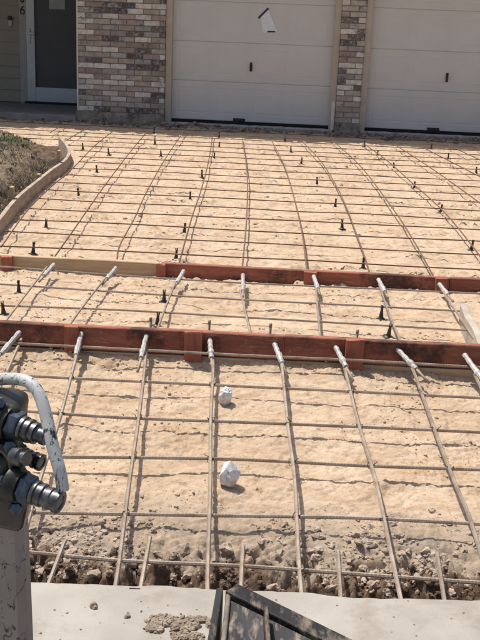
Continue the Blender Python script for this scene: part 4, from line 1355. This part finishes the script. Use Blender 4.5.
# two valve bodies
def rounded_body(name, c, size, material, rot=0.0):
    bm = bmesh.new(); add_box(bm, tuple(-s / 2 for s in size), tuple(s / 2 for s in size))
    bmesh.ops.bevel(bm, geom=list(bm.edges), offset=min(size) * .17, segments=3, affect='EDGES', profile=.5)
    o = link(name, bm_mesh(bm, name), material, loader, True); o.location = c; o.rotation_euler = (0, rot, 0)
    return o
px2m = LD / F
b1 = rounded_body('valve_body', lp(-4, 418, LD + .02), (56 * px2m, .075, 52 * px2m), CAST, .12)
b2 = rounded_body('valve_body', lp(-2, 470, LD + .03), (48 * px2m, .075, 56 * px2m), CAST, -.05)
b3 = rounded_body('grease_lump', lp(8, 503, LD + .01), (44 * px2m, .06, 40 * px2m), GREASE, .2)
def coupler(a, b, R0, ring, dark=False):
    c = empty('coupler', a); c.parent = loader
    o0 = Vector((0, 0, 0)); e = b - a
    hexL = e * .30
    # hex nut, stepped rings, bright nose
    axis_obj('port_boss', e * -.30, e * -.002, [(R0 * 1.28, 0), (R0 * 1.28, .55), (R0 * 1.16, .75), (R0 * 1.16, 1)], CAST, c)
    me = axis_obj('hex_nut', o0, hexL, [(R0 * .92, 0), (R0 * 1.05, .08), (R0 * 1.05, .9), (R0 * .92, 1)], NUTM if not dark else CAST, c, 6, False)
    axis_obj('collar', hexL, e * .72, [(R0 * .78, 0), (R0 * .86, .04), (R0 * .86, .22), (R0 * .74, .27), (R0 * .74, .40), (R0 * .82, .44), (R0 * .82, .62), (R0 * .68, .68), (R0 * .68, .8), (R0 * .74, .84), (R0 * .74, 1)],
             BRIGHT if not dark else GREASE, c)
    axis_obj('nose', e * .72, e, [(R0 * ring, 0), (R0 * ring, .15), (R0 * ring * .9, .25), (R0 * ring * .9, .5), (R0 * ring, .56), (R0 * ring, .94), (R0 * ring * .9, 1.0), (R0 * ring * .62, 1.0), (R0 * ring * .58, .9)],
             BRIGHT if not dark else GREASE, c)
    return c
def coupler_px(p, q, rpx, ring, zc, dark=False):
    coupler(lp(*p, zc), lp(*q, zc - .018), rpx * px2m, ring, dark)
coupler_px((11, 424), (47, 437.5), 15.0, .58, LD - .012)
coupler_px((22, 487), (61, 503), 14.5, .80, LD - .03)
coupler_px((15, 452), (42, 463), 10.5, .85, LD + .04, True)
# bolts and a cross pipe on the valve bodies
for px, py in ((-2, 402), (8, 446), (3, 480), (14, 508)):
    axis_obj('bolt', lp(px, py, LD - .012), lp(px + 2, py + 1, LD - .032), [(.008, 0), (.009, .1), (.009, .85), (.0075, 1)], NUTM, loader, 6, False)
tube_obj('cross_pipe', catmull([lp(-20, 448, LD - .01), lp(-2, 446, LD - .02), (lp(10, 456, LD - .022)), lp(14, 472, LD - .02), lp(12, 492, LD - .012)], .006), .0075, GREASE, loader, 10)
# small plug between
axis_obj('plug', lp(14, 456, LD - .03), lp(27, 459, LD - .045), [(.013, 0), (.014, .1), (.014, .6), (.010, .7), (.010, 1)], BRIGHT, loader, 14)
# bent guard tube
gp = [lp(x, y, z) for x, y, z in ((-24, 386, LD + .06), (-4, 380, LD + .03), (16, 379, LD), (30, 383, LD - .02), (40, 396, LD - .03), (47, 420, LD - .04), (53, 447, LD - .05), (60, 472, LD - .055), (63, 490, LD - .05))]
pts = catmull(gp, .006)
tube_obj('guard_tube', pts, 6.2 * px2m, TUBEM, loader, 14)
# quick-attach plate joining arm and bucket, below the picture
ba = at_depth(226, 588, 1.98); bc = at_depth(206, 652, 1.72); bb = at_depth(372, 652, 1.72)
rel = lambda p: p - loader.location
box_obj('attach_plate', (x_r + .02, tr_.y + .03, 0.02), (rel(bc).x + .02, tr_.y + .07, 0.20), CAST, loader, .006)
# bucket: floor sheet between two thick edges, sides down to the street
A_, C_, B_ = rel(ba), rel(bc), rel(bb)
A_.z, C_.z, B_.z
def slabpoly(name, pts, drop, material, parent):
    bm = bmesh.new()
    t = [bm.verts.new(p) for p in pts]; b = [bm.verts.new(Vector((p.x, p.y, p.z - drop if drop else 0.0))) for p in pts]
    bm.faces.new(t); bm.faces.new(list(reversed(b)))
    for k in range(len(pts)): bm.faces.new((t[k], b[k], b[(k + 1) % len(pts)], t[(k + 1) % len(pts)]))
    bmesh.ops.recalc_face_normals(bm, faces=bm.faces)
    return link(name, bm_mesh(bm, name), material, parent)
bucket = slabpoly('bucket', [A_ + Vector((.004, -.02, -.012)), C_ + Vector((.01, -.3, -.05)), B_ + Vector((-.02, -.35, -.03)), B_ + Vector((-.03, -.01, -.012))], 0, BPANEL, loader)
def edge_bar(name, p, q, wd, ht, material):
    d = (q - p).normalized(); s = d.cross(Vector((0, 0, 1))).normalized() * wd; u = Vector((0, 0, ht))
    bm = bmesh.new()
    a = [bm.verts.new(v) for v in (p - s, p + s, p + s - u, p - s - u)]; b = [bm.verts.new(v) for v in (q - s, q + s, q + s - u, q - s - u)]
    bm.faces.new(a); bm.faces.new(list(reversed(b)))
    for k in range(4): bm.faces.new((a[k], b[k], b[(k + 1) % 4], a[(k + 1) % 4]))
    bmesh.ops.recalc_face_normals(bm, faces=bm.faces)
    bmesh.ops.bevel(bm, geom=list(bm.edges), offset=.003, segments=2, affect='EDGES', profile=.5)
    return link(name, bm_mesh(bm, name), material, bucket)
edge_bar('side_plate', A_ + Vector((-.012, 0, 0)), C_ + Vector((-.004, -.1, -.03)), .007, .30, BUCK)
edge_bar('wear_strip', A_ + Vector((.006, -.004, -.004)), C_ + Vector((.022, -.1, -.034)), .005, .05, BEDGE)
R0_ = rel(at_depth(266, 606, 1.86)); R1_ = rel(at_depth(270, 660, 1.66))
edge_bar('rib', R0_ + Vector((0, 0, .002)), R1_ + Vector((0, 0, .002)), .004, .06, BUCK)
edge_bar('rim_wear_strip', A_ + Vector((.034, -.006, .0005)), B_ + Vector((.05, -.04, -.0045)), .0035, .05, BEDGE)
edge_bar('rim', A_ + Vector((.012, .004, 0)), B_ + Vector((.03, -.03, -.005)), .019, .05, BUCK)
